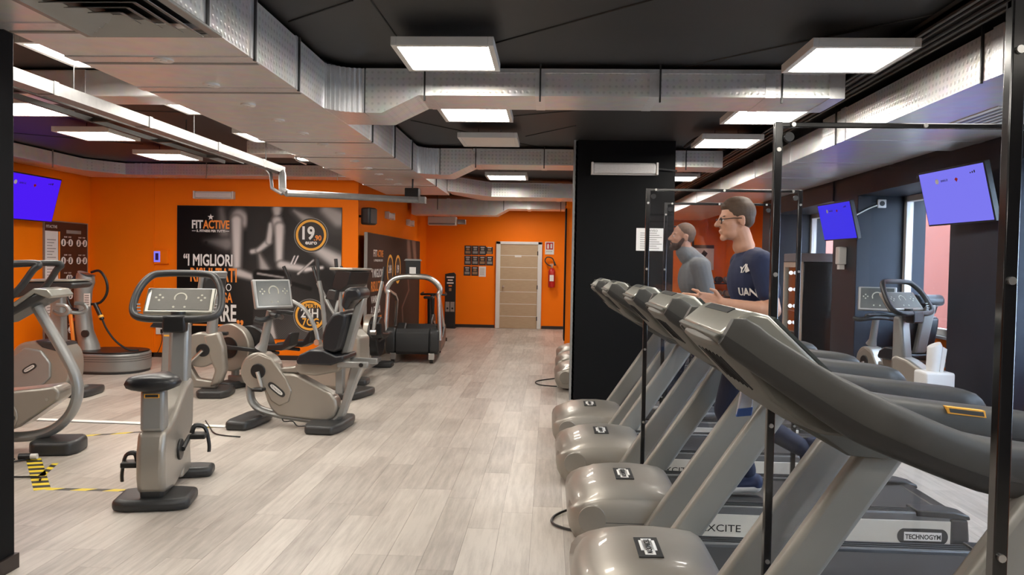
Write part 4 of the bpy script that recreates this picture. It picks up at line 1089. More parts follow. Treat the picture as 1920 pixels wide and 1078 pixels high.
# ---- recumbent bike: local x runs from the front drum to the seat back, y away from the viewer
def RC(cx, cy): return (cx / 598.8 - .15, 1.6625 - cy / 598.8)
def make_recumbent(label):
    t = thing('recumbent_bike', label, 'exercise bike', group='recumbent bikes')
    u, z = RC(215, 685)
    MB().cyl((u, -.085, z), (u, .085, z), .180, 40).done('drum', silver, t, bevel=.018, seg=3)
    MB().cyl((u, -.10, z + .005), (u, -.08, z + .005), .072, 28).done('crank_ring', black, t, bevel=.006)
    body = [RC(*p) for p in [(236, 770), (262, 700), (330, 690), (420, 692), (450, 702), (640, 795), (668, 835), (674, 880), (655, 930), (620, 952), (560, 952), (325, 932), (285, 895), (262, 850)]]
    MB().prism(body, -.075, .075, 'Y').done('side_shell', silver, t, bevel=.022, seg=3)
    blister = [RC(*p) for p in [(150, 620), (215, 583), (290, 610), (380, 720), (412, 790), (395, 850), (340, 878), (290, 850), (255, 780)]]
    MB().prism(blister, -.088, .0, 'Y').done('drive_cover', silver, t, bevel=.014, seg=3)
    logo_plate(*RC(325, 783), -.088, t, rot=math.radians(-37), a=.098)
    # cranks and pedals
    pu, pz = RC(245, 775)
    MB().tube([(u, -.105, z), (pu, -.115, pz)], [.02, .015], 8).done('crank_arm', chrome, t)
    MB().bb(pu - .055, pu + .05, -.22, -.125, pz - .02, pz + .012).done('pedal', black, t, bevel=.01)
    MB().tube([(u, .105, z), (2 * u - pu, .115, 2 * z - pz)], [.02, .015], 8).done('crank_arm', chrome, t)
    MB().bb(2 * u - pu - .05, 2 * u - pu + .05, .125, .22, 2 * z - pz - .02, 2 * z - pz + .012).done('pedal', black, t, bevel=.01)
    # base frame
    P = [RC(*p) for p in [(145, 745), (142, 800), (155, 862), (200, 905), (290, 930), (430, 948), (600, 958), (668, 935), (705, 880)]]
    MB().tube(smooth_path([(a, 0, b) for a, b in P], 4), .034, 12, flat=1.6).done('base_frame', silver2, t)
    P = [RC(*p) for p in [(655, 940), (705, 930), (790, 690), (812, 640), (745, 640), (730, 700), (690, 860), (672, 900)]]
    MB().prism(P, -.055, .055, 'Y').done('rear_post', silver2, t, bevel=.018, seg=3)
    MB().prism([RC(*p) for p in [(655, 640), (700, 640), (700, 800), (655, 800)]], -.04, .04, 'Y').done('seat_support', silver2, t, bevel=.01)
    # seat rail, seat, back
    MB().prism([RC(*p) for p in [(330, 665), (430, 650), (440, 690), (340, 690)]], -.05, .05, 'Y').done('rail_cover', silver, t, bevel=.015)
    MB().prism([RC(*p) for p in [(435, 640), (470, 600), (700, 590), (720, 625), (690, 668), (560, 695), (470, 690), (440, 670)]], -.12, .12, 'Y').done('seat_carriage', silver, t, bevel=.02, seg=3)
    MB().bb(*[RC(690, 0)[0], RC(865, 0)[0]], -.17, -.13, RC(0, 640)[1], RC(0, 605)[1]).done('side_handle', silver2, t, bevel=.01)
    MB().bb(*[RC(690, 0)[0], RC(865, 0)[0]], .13, .17, RC(0, 640)[1], RC(0, 605)[1]).done('side_handle', silver2, t, bevel=.01)
    MB().cyl((RC(830, 0)[0], -.18, RC(0, 622)[1]), (RC(830, 0)[0], -.16, RC(0, 622)[1]), .02, 12).done('adjust_knob', black, t)
    st = MB().prism([RC(*p) for p in [(462, 610), (480, 575), (540, 545), (620, 545), (690, 575), (730, 570), (735, 600), (660, 628), (470, 628)]], -.20, .20, 'Y').done('seat', pad, t, bevel=.03, seg=3)
    bk = MB().prism([RC(*p) for p in [(612, 545), (608, 470), (625, 410), (665, 345), (705, 330), (745, 345), (740, 400), (705, 540), (680, 560)]], -.19, .19, 'Y').done('backrest', pad, t, bevel=.04, seg=3)
    MB().prism([RC(*p) for p in [(705, 300), (725, 215), (745, 197), (800, 197), (822, 225), (815, 262), (760, 270), (735, 330)]], -.16, .16, 'Y').done('headrest', pad, t, bevel=.03, seg=3)
    MB().prism([RC(*p) for p in [(765, 300), (822, 255), (735, 565), (690, 575)]], -.06, .06, 'Y').done('back_spine', silver2, t, bevel=.015)
    # stem and console
    a = RC(205, 565); b = RC(262, 345)
    MB().tube([(a[0], 0, a[1]), (a[0] + .03, 0, a[1] + .06), (b[0], 0, b[1])], [.06, .04, .036], 12).done('stem', silver2, t)
    c = RC(287, 245)
    console(t, (c[0] + .0, -.03, c[1]), .40, .28, math.radians(-34), math.radians(14))
    h = RC(300, 370)
    MB().tube(smooth_path([(h[0] - .10, -.26, h[1] - .015), (h[0] - .05, -.22, h[1] - .03), (h[0] - .02, -.08, h[1] - .01), (h[0] - .02, .08, h[1] - .01), (h[0] - .05, .22, h[1] - .03), (h[0] - .10, .26, h[1] - .015)], 4), .025, 10).done('handle_bar', dark, t)
    MB().tube(smooth_path([(h[0] + .08, -.2, h[1] + .01), (h[0] + .02, -.17, h[1] + .02), (h[0] - .02, -.04, h[1] + .03), (h[0] - .02, .04, h[1] + .03), (h[0] + .02, .17, h[1] + .02), (h[0] + .08, .2, h[1] + .01)], 4), .022, 10).done('grip_bar', dark, t)
    MB().tube(smooth_path([(.42, -.03, .10), (.45, -.05, .05), (.55, -.08, .06), (.62, -.1, .02), (.8, -.1, .05)]), .006, 6).done('cable', black, t)
    foot_plate(.10, -.02, .26, .60, t)
    foot_plate(.90, -.02, .34, .66, t)
    return t
rec = make_recumbent('recumbent bike with high black backrest beside the walkway')
rec.location = (-2.93, 7.2, 0); rec.rotation_euler = (0, 0, math.radians(-4))
dup(rec, (3.70, 9.27, 0), math.radians(-80), 'recumbent bike standing in the window bay between dark piers')

# ---- upright bike: local x forwards, y left
def make_upright(label):
    t = thing('upright_bike', label, 'exercise bike', group='upright bikes')
    foot_plate(-.02, 0, .34, .46, t, h=.075)
    foot_plate(.66, 0, .20, .42, t, h=.075)
    shell = [(-.14, .10), (.10, .07), (.34, .12), (.50, .20), (.60, .42), (.62, .70), (.56, .735), (.42, .70), (.22, .60), (.06, .52), (-.02, .50), (-.13, .49), (-.17, .36), (-.17, .20)]
    MB().prism(shell, -.085, .085, 'Y').done('body_shell', silver, t, bevel=.045, seg=4)
    MB().prism([(-.13, .06), (.08, .06), (.10, .16), (-.15, .17)], -.07, .07, 'Y').done('base_neck', dark, t, bevel=.02)
    MB().prism([(.40, .05), (.66, .05), (.60, .30), (.46, .24)], -.06, .06, 'Y').done('front_neck', silver, t, bevel=.02)
    MB().prism([(-.13, .485), (.00, .485), (-.02, .755), (-.12, .755)], -.072, .072, 'Y').done('seat_post', silver2, t, bevel=.025, seg=3)
    MB().cyl((-.075, 0, .73), (-.075, 0, .80), .04, 14).done('seat_pin', chrome, t)
    lb = MB().bb(-.1285, -.1245, -.045, .045, .70, .725).done('gold_label', print_yellow, t)
    MB().bb(-.1295, -.1283, -.038, .038, .704, .721).done('label_centre', dark, lb)
    # saddle
    R = []
    for x, w, zt, zb in [(-.19, .10, .82, .765), (-.17, .15, .84, .745), (-.08, .165, .845, .745), (.02, .13, .838, .755), (.10, .07, .83, .77), (.17, .045, .828, .78), (.20, .03, .822, .785)]:
        R.append([(x, w * math.cos(a) * 1.0, (zt + zb) / 2 + (zt - zb) / 2 * math.copysign(abs(math.sin(a)) ** .7, math.sin(a))) for a in [2 * PI * k / 16 for k in range(16)]])
    MB().loft(R).done('saddle', pad, t, smooth=60)
    # column, console, handlebar loop
    MB().prism([(.46, .60), (.62, .66), (.62, 1.12), (.52, 1.12)], -.068, .068, 'Y').done('column', silver2, t, bevel=.03, seg=3)
    MB().cyl((.50, 0, 1.08), (.50, 0, 1.20), .05, 12).done('clamp', dark, t)
    console(t, (.56, 0, 1.275), .47, .22, PI, math.radians(38), face=lcd_pale, body=cap_grey)
    lo = []
    for y, x, z in [(.0, .40, 1.155), (.16, .40, 1.155), (.26, .43, 1.175), (.29, .48, 1.24), (.27, .56, 1.36), (.21, .63, 1.445), (.13, .655, 1.462), (0, .66, 1.465), (-.13, .655, 1.462), (-.21, .63, 1.445), (-.27, .56, 1.36), (-.29, .48, 1.24), (-.26, .43, 1.175), (-.16, .40, 1.155)]:
        lo.append((x, y, z))
    P = smooth_path(lo + [lo[0]], 4)[:-1]
    MB().tube(P, .026, 10, closed=True, up=(0, 0, 1)).done('handlebar_loop', dark, t)
    for sy in (-1, 1):
        for k in range(5):
            MB().tube([(.425 + .012 * k, sy * (.268 + .004 * k), 1.16 + .022 * k), (.445 + .012 * k, sy * (.225 + .006 * k), 1.16 + .022 * k)], .006, 6).done('grip_rib', silver2, t)
    MB().bb(.37, .47, -.075, .075, 1.06, 1.18).done('handlebar_clamp', black, t, bevel=.015)
    MB().bb(.45, .60, -.25, -.235, 1.16, 1.17).done('side_tray', dark, t)
    # cranks
    for sy, a in ((-1, .35), (1, PI + .35)):
        cx, cz = .20 + .16 * math.cos(a), .30 + .16 * math.sin(a)
        MB().cyl((.20, sy * .08, .30), (.20, sy * .10, .30), .07, 24).done('crank_ring', black, t, bevel=.005)
        MB().tube([(.20, sy * .105, .30), (cx, sy * .115, cz)], [.018, .014], 8).done('crank_arm', dark, t)
        MB().bb(cx - .05, cx + .05, sy * .175 - .05, sy * .175 + .05, cz - .016, cz + .02).done('pedal', black, t, bevel=.008)
        MB().tube(smooth_path([(cx - .01, sy * .13, cz + .02), (cx, sy * .15, cz + .07), (cx + .02, sy * .21, cz + .05), (cx + .03, sy * .235, cz - .06), (cx + .03, sy * .235, cz - .12)], 4), .01, 6, flat=1.6).done('pedal_strap', black, t)
    return t
up = make_upright('upright bike with handlebar loop standing in left foreground')
up.location = (-2.485, 4.77, 0); up.rotation_euler = (0, 0, math.radians(102.5))
dup(up, (3.81, 7.41, 0), math.radians(118), 'upright bike by the window, half hidden by the near pier')

# ---- second small bike behind the upright bike (seen from its side, front to the right)
t = thing('silver_bike', 'silver bike with round crank drum behind the foreground upright bike', 'exercise bike', (-3.98, 8.65, 0), math.radians(8))
MB().cyl((.0, -.075, .53), (.0, .075, .53), .20, 36).done('drum', silver, t, bevel=.02, seg=3)
MB().cyl((.03, -.09, .53), (.03, -.07, .53), .075, 24).done('crank_ring', black, t, bevel=.005)
MB().prism([(.02, .70), (.20, .74), (.26, .56), (.28, .30), (.22, .14), (.10, .10), (.16, .30), (.10, .42)], -.08, .08, 'Y').done('front_shell', silver, t, bevel=.03, seg=3)
MB().prism([(-.20, .10), (.16, .08), (.20, .16), (-.04, .20), (-.16, .42), (-.26, .38)], -.06, .06, 'Y').done('lower_frame', silver, t, bevel=.02)
MB().prism([(-.46, .0), (-.36, .0), (-.30, .76), (-.42, .78)], -.05, .05, 'Y').done('seat_post', silver2, t, bevel=.015)
MB().bb(-.41, -.31, -.055, -.05, .68, .70).done('gold_label', print_yellow, t)
MB().prism([(-.55, .79), (-.50, .85), (-.32, .855), (-.14, .82), (-.14, .79), (-.3, .775)], -.12, .12, 'Y').done('saddle', pad, t, bevel=.02, seg=3)
MB().tube([(-.30, 0, .55), (-.02, 0, .62)], .05, 10).done('top_tube', silver2, t)
MB().tube([(.03, -.10, .53), (-.14, -.11, .36)], [.02, .015], 8).done('crank_arm', chrome, t)
MB().bb(-.20, -.09, -.21, -.12, .33, .37).done('pedal', black, t, bevel=.008)
MB().tube([(.03, .10, .53), (.18, .11, .70)], [.02, .015], 8).done('crank_arm', chrome, t)
MB().bb(.13, .24, .12, .21, .68, .72).done('pedal', black, t, bevel=.008)
MB().tube([(.10, 0, .68), (.14, 0, 1.15)], [.065, .055], 12).done('stem', silver2, t)
console(t, (.10, -.02, 1.30), .36, .28, PI - .6, math.radians(12))
MB().tube(smooth_path([(-.1, -.24, 1.15), (.05, -.22, 1.12), (.12, -.1, 1.10), (.12, .1, 1.10), (.05, .22, 1.12), (-.1, .24, 1.15)], 4), .024, 10).done('handle_bar', dark, t)
foot_plate(.16, 0, .36, .52, t); foot_plate(-.42, 0, .22, .46, t)

# ---- cross trainer: local x from the rear wheel (0) to the console mast (1.9)
def make_cross(label):
    t = thing('cross_trainer', label, 'cross trainer', group='cross trainers by the poster corner')
    MB().cyl((.14, -.15, .50), (.14, -.03, .50), .29, 40).done('drive_wheel', silver, t, bevel=.015)
    MB().cyl((.34, -.03, .48), (.34, .12, .48), .29, 36).done('wheel_guard', black, t, bevel=.02)
    MB().cyl((.14, -.165, .50), (.14, -.145, .50), .13, 24).done('wheel_hub', black, t)
    for sy in (-1, 1):
        MB().prism([(.14, .54), (.90, .50), (.90, .46), (.14, .49)], sy * .19, sy * .23, 'Y').done('pedal_arm', dark, t, bevel=.01)
        MB().prism([(.62, .56), (1.0, .60), (1.08, .72), (1.13, .74), (1.10, .58), (.98, .52), (.62, .51)], sy * .12, sy * .29, 'Y').done('foot_pad', black, t, bevel=.015)
        P = smooth_path([(1.02, sy * .30, 1.50), (1.10, sy * .29, 1.30), (1.00 if sy < 0 else 1.18, sy * .28, 1.17), (1.28, sy * .27, 1.02), (1.42, sy * .27, .82), (1.46, sy * .26, .66)], 4)
        MB().tube(P[4:], .024, 8).done('swing_arm', silver2, t)
        MB().tube(P[:5], .021, 8).done('arm_grip', black, t)
        MB().cyl((1.46, sy * .22, .64), (1.46, sy * .29, .64), .035, 12).done('pivot', chrome, t)
        MB().tube([(1.40, sy * .20, 1.60), (1.43, sy * .20, 1.34)], .022, 8).done('grip', dark, t)
        MB().tube([(1.43, sy * .20, 1.34), (1.47, sy * .2, 1.18), (1.52, sy * .18, .62)], .026, 8).done('fixed_arm', silver2, t)
    MB().prism([(1.02, .10), (1.75, .10), (1.92, .40), (1.92, .70), (1.80, .80), (1.58, .76), (1.40, .60), (1.10, .42)], -.13, .13, 'Y').done('front_body', silver, t, bevel=.03, seg=3)
    MB().prism([(.05, .06), (1.80, .06), (1.80, .13), (.05, .15)], -.06, .06, 'Y').done('base_beam', silver2, t, bevel=.015)
    MB().tube([(1.78, 0, .72), (1.72, 0, 1.30)], [.06, .05], 12).done('mast', silver2, t)
    MB().prism([(1.60, 1.26), (1.66, 1.46), (1.70, 1.48), (1.86, 1.46), (1.82, 1.30), (1.70, 1.22)], -.22, .22, 'Y').done('console_housing', black, t, bevel=.012)
    MB().prism([(1.58, 1.47), (1.88, 1.47), (1.88, 1.495), (1.58, 1.50)], -.23, .23, 'Y').done('console_top', cap_grey, t, bevel=.008)
    for sy in (-1, 1): MB().prism([(1.55, 1.14), (1.68, 1.12), (1.70, 1.24), (1.60, 1.25)], sy * .18, sy * .27, 'Y').done('cup_holder', dark, t, bevel=.012)
    MB().bb(1.66, 1.70, -.05, .05, 1.24, 1.36).done('mast_plate', lcd_pale, t, bevel=.01)
    foot_plate(1.80, 0, .30, .56, t); foot_plate(.12, 0, .26, .5, t)
    MB().cyl((.12, 0, .06), (.12, 0, .22), .05, 10).done('rear_leg', silver2, t)
    return t
cr = make_cross('cross trainer with black foot pads in front of the big wall poster')
cr.location = (-3.97, 9.32, 0); cr.rotation_euler = (0, 0, math.radians(-16))
e2_ = dup(cr, (-2.57, 11.5, 0), math.radians(-90), 'cross trainer without console seen end on behind the recumbent bike')

for o in list(e2_.children):
    if o.name.split('.')[0] in ('console_housing', 'console_top', 'cup_holder', 'mast_plate', 'grip', 'fixed_arm'):
        bpy.data.objects.remove(o)
# ---- curved manual treadmill with arched silver rail (local y away from the viewer)
t = thing('curved_treadmill', 'black curved treadmill with arched silver handrail facing the walkway', 'treadmill', (-2.12, 11.85, 0), math.radians(4))
prof = [(0, .30), (.02, .18), (.10, .13), (.25, .16), (.7, .13), (1.3, .13), (1.65, .2), (1.68, .42), (1.6, .50), (1.2, .34), (.8, .30), (.5, .33), (.25, .50), (.1, .54), (.02, .48)]
MB().prism([(y, z) for y, z in prof], -.26, .26, 'X').done('running_deck', belt, t, bevel=.012)
for sx in (-1, 1):
    MB().prism([(y - .01, z + (.02 if z > .3 else 0)) for y, z in prof], sx * .265, sx * .42, 'X').done('side_cover', dark, t, bevel=.03, seg=3)
    MB().prism([(.3, .2), (1.5, .2), (1.5, .4), (.9, .32), (.35, .40)], sx * .42, sx * .425, 'X').done('side_stripe', mat('brown_side_print', (.10, .035, .02), .4), t)
    f = MB().bb(sx * .30 - .045, sx * .30 + .045, .0, .10, .06, .16).done('caster_bracket', chrome, t, bevel=.006)
    MB().cyl((sx * .30 - .025, .05, .05), (sx * .30 + .025, .05, .05), .05, 16).done('caster_wheel', black, f)
    MB().bb(sx * .30 - .04, sx * .30 + .04, 1.5, 1.6, 0, .16).done('rear_foot', black, t)
    MB().tube([(sx * .43, .06, .36), (sx * .40, .12, 1.10)], .036, 12).done('rail_post', chrome, t)
    MB().tube([(sx * .41, .12, 1.14), (sx * .34, .5, 1.05), (sx * .36, .9, .95), (sx * .41, 1.1, .5)], .028, 8).done('side_rail', chrome, t)
MB().tube(smooth_path([(-.40, .12, 1.09), (-.425, .12, 1.16), (-.34, .12, 1.29), (-.2, .12, 1.345), (0, .12, 1.355), (.2, .12, 1.345), (.34, .12, 1.27), (.42, .12, 1.16), (.40, .12, 1.09)], 5), .044, 12).done('arched_rail', chrome, t)
MB().bb(-.14, .10, .14, .19, 1.38, 1.60).done('display', black, t, bevel=.012)
MB().bb(-.07, .03, .132, .14, 1.39, 1.50).done('display_face', paper, t)
MB().prism([(-.16, 1.60), (.12, 1.60), (.10, 1.625), (-.13, 1.63)], .13, .21, 'Y').done('display_hood', silver2, t)

# ---- black spin bike behind it
t = thing('spin_bike', 'black spin bike behind the curved treadmill rail', 'exercise bike', (-2.28, 14.9, 0), math.radians(-88))
MB().cyl((-.1, -.04, .34), (-.1, .04, .34), .24, 30).done('flywheel', black, t, bevel=.01)
MB().cyl((-.1, -.045, .34), (-.1, .045, .34), .10, 20).done('flywheel_hub', chrome, t)
MB().tube([(-.5, 0, .08), (-.1, 0, .34), (-.02, 0, .62), (-.06, 0, .95)], .045, 10).done('front_frame', black, t)
MB().tube([(-.05, 0, .55), (.45, 0, .35), (.7, 0, .08)], .05, 10).done('rear_frame', black, t)
MB().tube([(.40, 0, .4), (.48, 0, .9)], .035, 10).done('seat_post', black, t)
MB().prism([(.35, .90), (.65, .90), (.66, .95), (.36, .94)], -.09, .09, 'Y').done('saddle', pad, t, bevel=.02)
MB().tube(smooth_path([(-.35, -.22, .98), (-.15, -.24, .95), (-.06, -.1, .96), (-.06, .1, .96), (-.15, .24, .95), (-.35, .22, .98)], 4), .02, 8).done('handle_bar', black, t)
for sy in (-1, 1): MB().bb(.1, .2, sy * .14 - .04, sy * .14 + .04, .28, .32).cyl((.15, sy * .05, .42), (.15, sy * .1, .30), .015, 8).done('pedal', black, t)
for x in (-.5, .7): MB().bb(x - .04, x + .04, -.25, .25, 0, .07).done('floor_foot', black, t, bevel=.01)

# ---- stair stepper at the left edge
t = thing('stair_stepper', 'grey stepper with bent tube frame cut off by the left pillar', 'stepper', (-4.22, 5.95, 0), math.radians(10))
MB().prism([(-.75, .46), (-.04, .50), (.30, .54), (.34, .50), (.33, .43), (.05, .22), (-.25, .11), (-.6, .08), (-.85, .2)], -.13, .13, 'Y').done('body_shell', silver, t, bevel=.02, seg=3)
MB().cyl((-.12, -.14, .30), (-.12, -.125, .30), .155, 36).done('side_disc', silver, t, bevel=.006)
logo_plate(-.10, .295, -.14, t, a=.12)
MB().tube(smooth_path([(-.6, 0, .10), (-.2, 0, .11), (.10, 0, .125), (.28, 0, .20), (.40, 0, .36), (.42, 0, .56), (.32, 0, .80), (.18, 0, 1.05), (.10, 0, 1.20)], 5), .042, 12, flat=1.3).done('tube_frame', silver2, t)
MB().prism([(-.20, 1.03), (-.10, 1.03), (.28, 1.26), (.30, 1.29), (.22, 1.29), (-.24, 1.09)], -.18, .18, 'Y').done('console_tray', dark, t, bevel=.015, seg=3)
MB().prism([(.02, 1.20), (.18, 1.32), (.28, 1.31), (.32, 1.26), (.29, 1.24), (.18, 1.28), (.04, 1.17)], -.19, .19, 'Y').done('console_edge', cap_grey, t, bevel=.008)
for sy in (-1, 1):
    MB().tube(smooth_path([(-.20, sy * .20, 1.08), (-.08, sy * .21, 1.16), (.08, sy * .21, 1.31), (.18, sy * .20, 1.46), (.22, sy * .19, 1.50), (.16, sy * .18, 1.515), (-.1, sy * .18, 1.50), (-.6, sy * .2, 1.46)], 5), .026, 10).done('hand_rail', dark, t)
MB().cyl((.25, -.135, .44), (.25, -.13, .44), .012, 10).cyl((-.2, -.135, .2), (-.2, -.13, .2), .012, 10).done('screw', chrome, t)
foot_plate(.30, -.03, .36, .34, t, h=.11); foot_plate(-.7, -.02, .4, .4, t, h=.08)
for sy in (-1, 1): MB().bb(-.95, -.45, sy * .22 - .08, sy * .22 + .08, .36 + .06 * sy, .40 + .06 * sy).done('step_pedal', black, t, bevel=.01)
for sy in (-1, 1): MB().tube([(-.45, sy * .2, .38 + .06 * sy), (-.1, sy * .15, .36)], .03, 8).done('pedal_arm', dark, t)

# ---- machine with round housing behind the stepper
t = thing('wave_trainer', 'silver trainer with round side housing behind the stepper, near chart board', 'exercise machine', (-5.68, 8.45, 0), math.radians(6))
MB().prism(oval(0, .33, .33, .29, 36), -.16, .16, 'Y').done('housing', silver, t, bevel=.03, seg=3)
MB().prism([(-.36, .02), (-.02, .08), (.12, .22), (.12, .38), (.02, .52), (-.16, .55), (-.36, .40)], -.185, -.15, 'Y').done('side_cover', silver2, t, bevel=.015)
MB().prism([(-.06, .63), (.24, .60), (.30, .46), (.20, .50), (.02, .55)], -.17, .17, 'Y').done('top_cover', dark, t, bevel=.02)
logo_plate(-.10, .32, -.19, t, rot=math.radians(32), a=.085)
MB().prism([(.02, .48), (.20, .48), (.18, 1.24), (.06, 1.24)], -.06, .06, 'Y').done('mast', silver2, t, bevel=.025, seg=3)
MB().prism([(-.30, 1.14), (-.16, 1.28), (.36, 1.29), (.40, 1.26), (.36, 1.22), (.0, 1.18), (-.26, 1.10)], -.22, .22, 'Y').done('console_housing', dark, t, bevel=.015)
MB().prism([(-.17, 1.285), (.38, 1.295), (.38, 1.315), (-.18, 1.31)], -.23, .23, 'Y').done('console_top', cap_grey, t, bevel=.008)
for sy in (-1, 1): MB().tube(smooth_path([(.12, sy * .10, .95), (.25, sy * .18, .92), (.33, sy * .2, .96), (.30, sy * .2, 1.02), (.2, sy * .2, 1.03)], 4), .024, 8).done('grip', silver2, t)
foot_plate(.42, 0, .26, .50, t); foot_plate(-.4, 0, .26, .5, t)
MB().bb(-.4, .42, -.06, .06, .02, .10).done('base_beam', silver2, t)

# ---- vibration platform
t = thing('vibration_plate', 'round silver vibration platform with slanted column in the corner', 'exercise machine', (-6.05, 10.35, 0), math.radians(0))
pl_ = [(.50 * math.copysign(abs(math.cos(a)) ** .8, math.cos(a)), .42 * math.copysign(abs(math.sin(a)) ** .8, math.sin(a))) for a in [2 * PI * k / 40 for k in range(40)]]
MB().prism([(x * .97, y * .97) for x, y in pl_], .0, .04, 'Z').done('plinth', dark, t)
MB().prism(pl_, .03, .27, 'Z').done('platform', silver2, t, bevel=.02, seg=3)
for z in (.17, .20, .23): MB().prism([(x * 1.003, y * 1.003) for x, y in pl_], z, z + .006, 'Z').done('groove_line', dark, t)
MB().prism([(x * .9 + .03, y * .9) for x, y in pl_], .27, .292, 'Z').done('rubber_mat', black, t, bevel=.006)
R = []
for z, cx, rx, ry in [(.20, -.30, .14, .16), (.36, -.32, .13, .14), (.55, -.38, .11, .12), (.85, -.41, .105, .11), (1.10, -.40, .11, .12), (1.26, -.37, .115, .13), (1.33, -.36, .10, .12)]:
    R.append([(cx + rx * math.cos(a), ry * math.sin(a), z + (.05 * math.cos(a) * -1 if z > 1.2 else 0)) for a in [2 * PI * k / 24 for k in range(24)]])
MB().loft(R).done('column', silver2, t, smooth=60)
MB().box((-.36, 0, 1.335), (.17, .18, .012), ry=.25).done('control_face', lcd, t, bevel=.004)
MB().box((-.29, -.095, .98), (.09, .01, .18)).done('instruction_label', paper, t, bevel=.003)
for k in range(5): MB().box((-.29, -.1005, .92 + .03 * k), (.06, .002, .008)).done('text_line', ink, t)
MB().cyl((-.29, -.155, .52), (-.29, -.12, .52), .05, 20).done('logo_disc', dark, t)
MB().prism([(-.47, .27), (-.44, .30), (-.49, .80), (-.53, .80)], -.14, -.10, 'Y').done('side_trim', print_orange, t, bevel=.006)
MB().tube(smooth_path([(-.47, -.05, 1.30), (-.55, -.1, 1.20), (-.56, -.12, 1.05), (-.50, -.12, .88), (-.40, -.13, .84)], 5), .018, 8).done('left_handle', black, t)
MB().tube(smooth_path([(-.27, -.03, 1.36), (-.14, -.05, 1.38), (-.04, -.06, 1.25), (-.03, -.06, 1.08), (-.12, -.06, .95), (-.25, -.06, .92)], 5), .018, 8).done('right_handle', black, t)
MB().tube([(-.19, -.08, .93), (-.06, -.12, .72)], .03, 10).done('strap_grip', black, t)
MB().tube([(-.09, -.11, .77), (-.075, -.115, .74)], .034, 10).done('grip_band', print_yellow, t)
MB().tube(smooth_path([(-.06, -.12, .72), (.02, -.14, .58), (.15, -.14, .42), (.30, -.10, .31), (.42, -.06, .30)], 5), .014, 8).done('strap', black, t)

# ================================================================== window side: cooler, towels
t = thing('drinks_cooler', 'tall dark drinks cooler with lit glass front near the second window', 'cooler', (3.50, 11.0, 0))
MB().bb(.06, .55, 0, .72, .06, 1.68).done('cabinet', gloss_black, t, bevel=.008)
for y in (0, .66): MB().bb(.0, .06, y, y + .06, .06, 1.68).done('front_stile', mat('beige_cooler_trim', (.52, .44, .35), .4), t, bevel=.006)
for z in (.06, 1.60): MB().bb(.0, .06, .06, .66, z, z + .08).done('front_rail', mat('beige_cooler_trim', (.52, .44, .35), .4), t, bevel=.006)
MB().bb(.03, .04, .06, .66, .14, 1.60).done('glass_door', window_glass, t)
for k in range(4): MB().bb(.045, .058, .07, .65, .36 + .3 * k, .375 + .3 * k).done('shelf', silver2, t)
for k in range(6): MB().ball((.0, .36, .32 + .24 * k), .026).done('lamp', led_dot, t)
MB().bb(.0, .55, 0, .72, 0, .06).done('plinth', black, t)
t = tag(MB().bb(3.48, 4.02, 10.95, 11.65, 1.68, 1.80).done('storage_box', mat('grey_card', (.16, .15, .16), .6), bevel=.01), 'flat grey box lying on top of the drinks cooler', 'box')
t = thing('paper_dispenser', 'small white dispenser fixed high on the far dark pier', 'dispenser', (3.66, 9.75, 1.74))
MB().bb(-.10, 0, -.06, .06, -.10, .12).done('case', whiteplastic, t, bevel=.015, seg=3)
MB().bb(-.08, -.02, -.04, .04, -.16, -.09).done('paper_tail', paper, t)
t = thing('side_cabinet', 'low black cabinet by the near pier holding paper towels', 'cabinet', (3.22, 6.62, 0))
MB().bb(-.22, .22, -.22, .22, .04, .598).done('carcass', black_paint, t, bevel=.008)
MB().bb(-.235, -.22, -.20, .20, .06, .58).done('door', black_paint, t, bevel=.004)
MB().bb(-.25, -.235, .12, .14, .28, .40).done('handle', chrome, t)
MB().bb(-.20, .20, -.20, .20, 0, .04).done('plinth', black, t)
t = thing('towel_box', 'white box dispenser on the low cabinet under the paper roll', 'box', (3.24, 6.60, .598))
MB().bb(-.12, .12, -.11, .11, 0, .14).done('case', paper, t, bevel=.02, seg=3)
MB().cyl((-.16, -.02, .03), (-.12, -.02, .03), .018, 10).done('nozzle', whiteplastic, t)
t = thing('paper_towel_roll', 'white paper towel roll standing on the white box dispenser', 'paper roll', (3.23, 6.60, .738))
MB().tube([(0, 0, 0), (0, 0, .02), (.01, 0, .20), (.0, 0, .22)], [.05, .055, .06, .055], 18).done('roll', paper, t)
MB().prism([(.03, .0), (.06, .0), (.085, .19), (.05, .21)], -.05, .05, 'Y').done('loose_sheet', paper, t)

# weights rack and board far behind the second man
t = thing('dumbbell_rack', 'dumbbell rack against the orange end wall far behind the men', 'rack', (3.80, 18.45, 0), PI / 2)
for y in (-.55, .55): MB().bb(-.2, .2, y - .03, y + .03, 0, 1.3).done('rack_leg', black, t)
for z in (.55, .90, 1.22): MB().bb(-.2, .2, -.58, .58, z - .03, z).done('rack_shelf', black, t)
wall_b = thing('wall_poster', 'pale chart with dark figure on the orange end wall behind the men', 'poster', (3.72, YF - .004, 1.52), PI / 2)
MB().bb(-.02, 0, -.24, .24, 0, .60).done('board', paper, wall_b)
MB().bb(-.022, -.02, -.24, .24, .52, .60).done('heading_bar', print_dark, wall_b)
MB().prism([(-.12, .05), (-.03, .30), (-.09, .40), (0, .48), (.07, .38), (.03, .27), (.12, .05), (.06, .05), (0, .20), (-.06, .05)], -.023, -.02, 'X').done('figure_print', ink, wall_b, smooth=0)
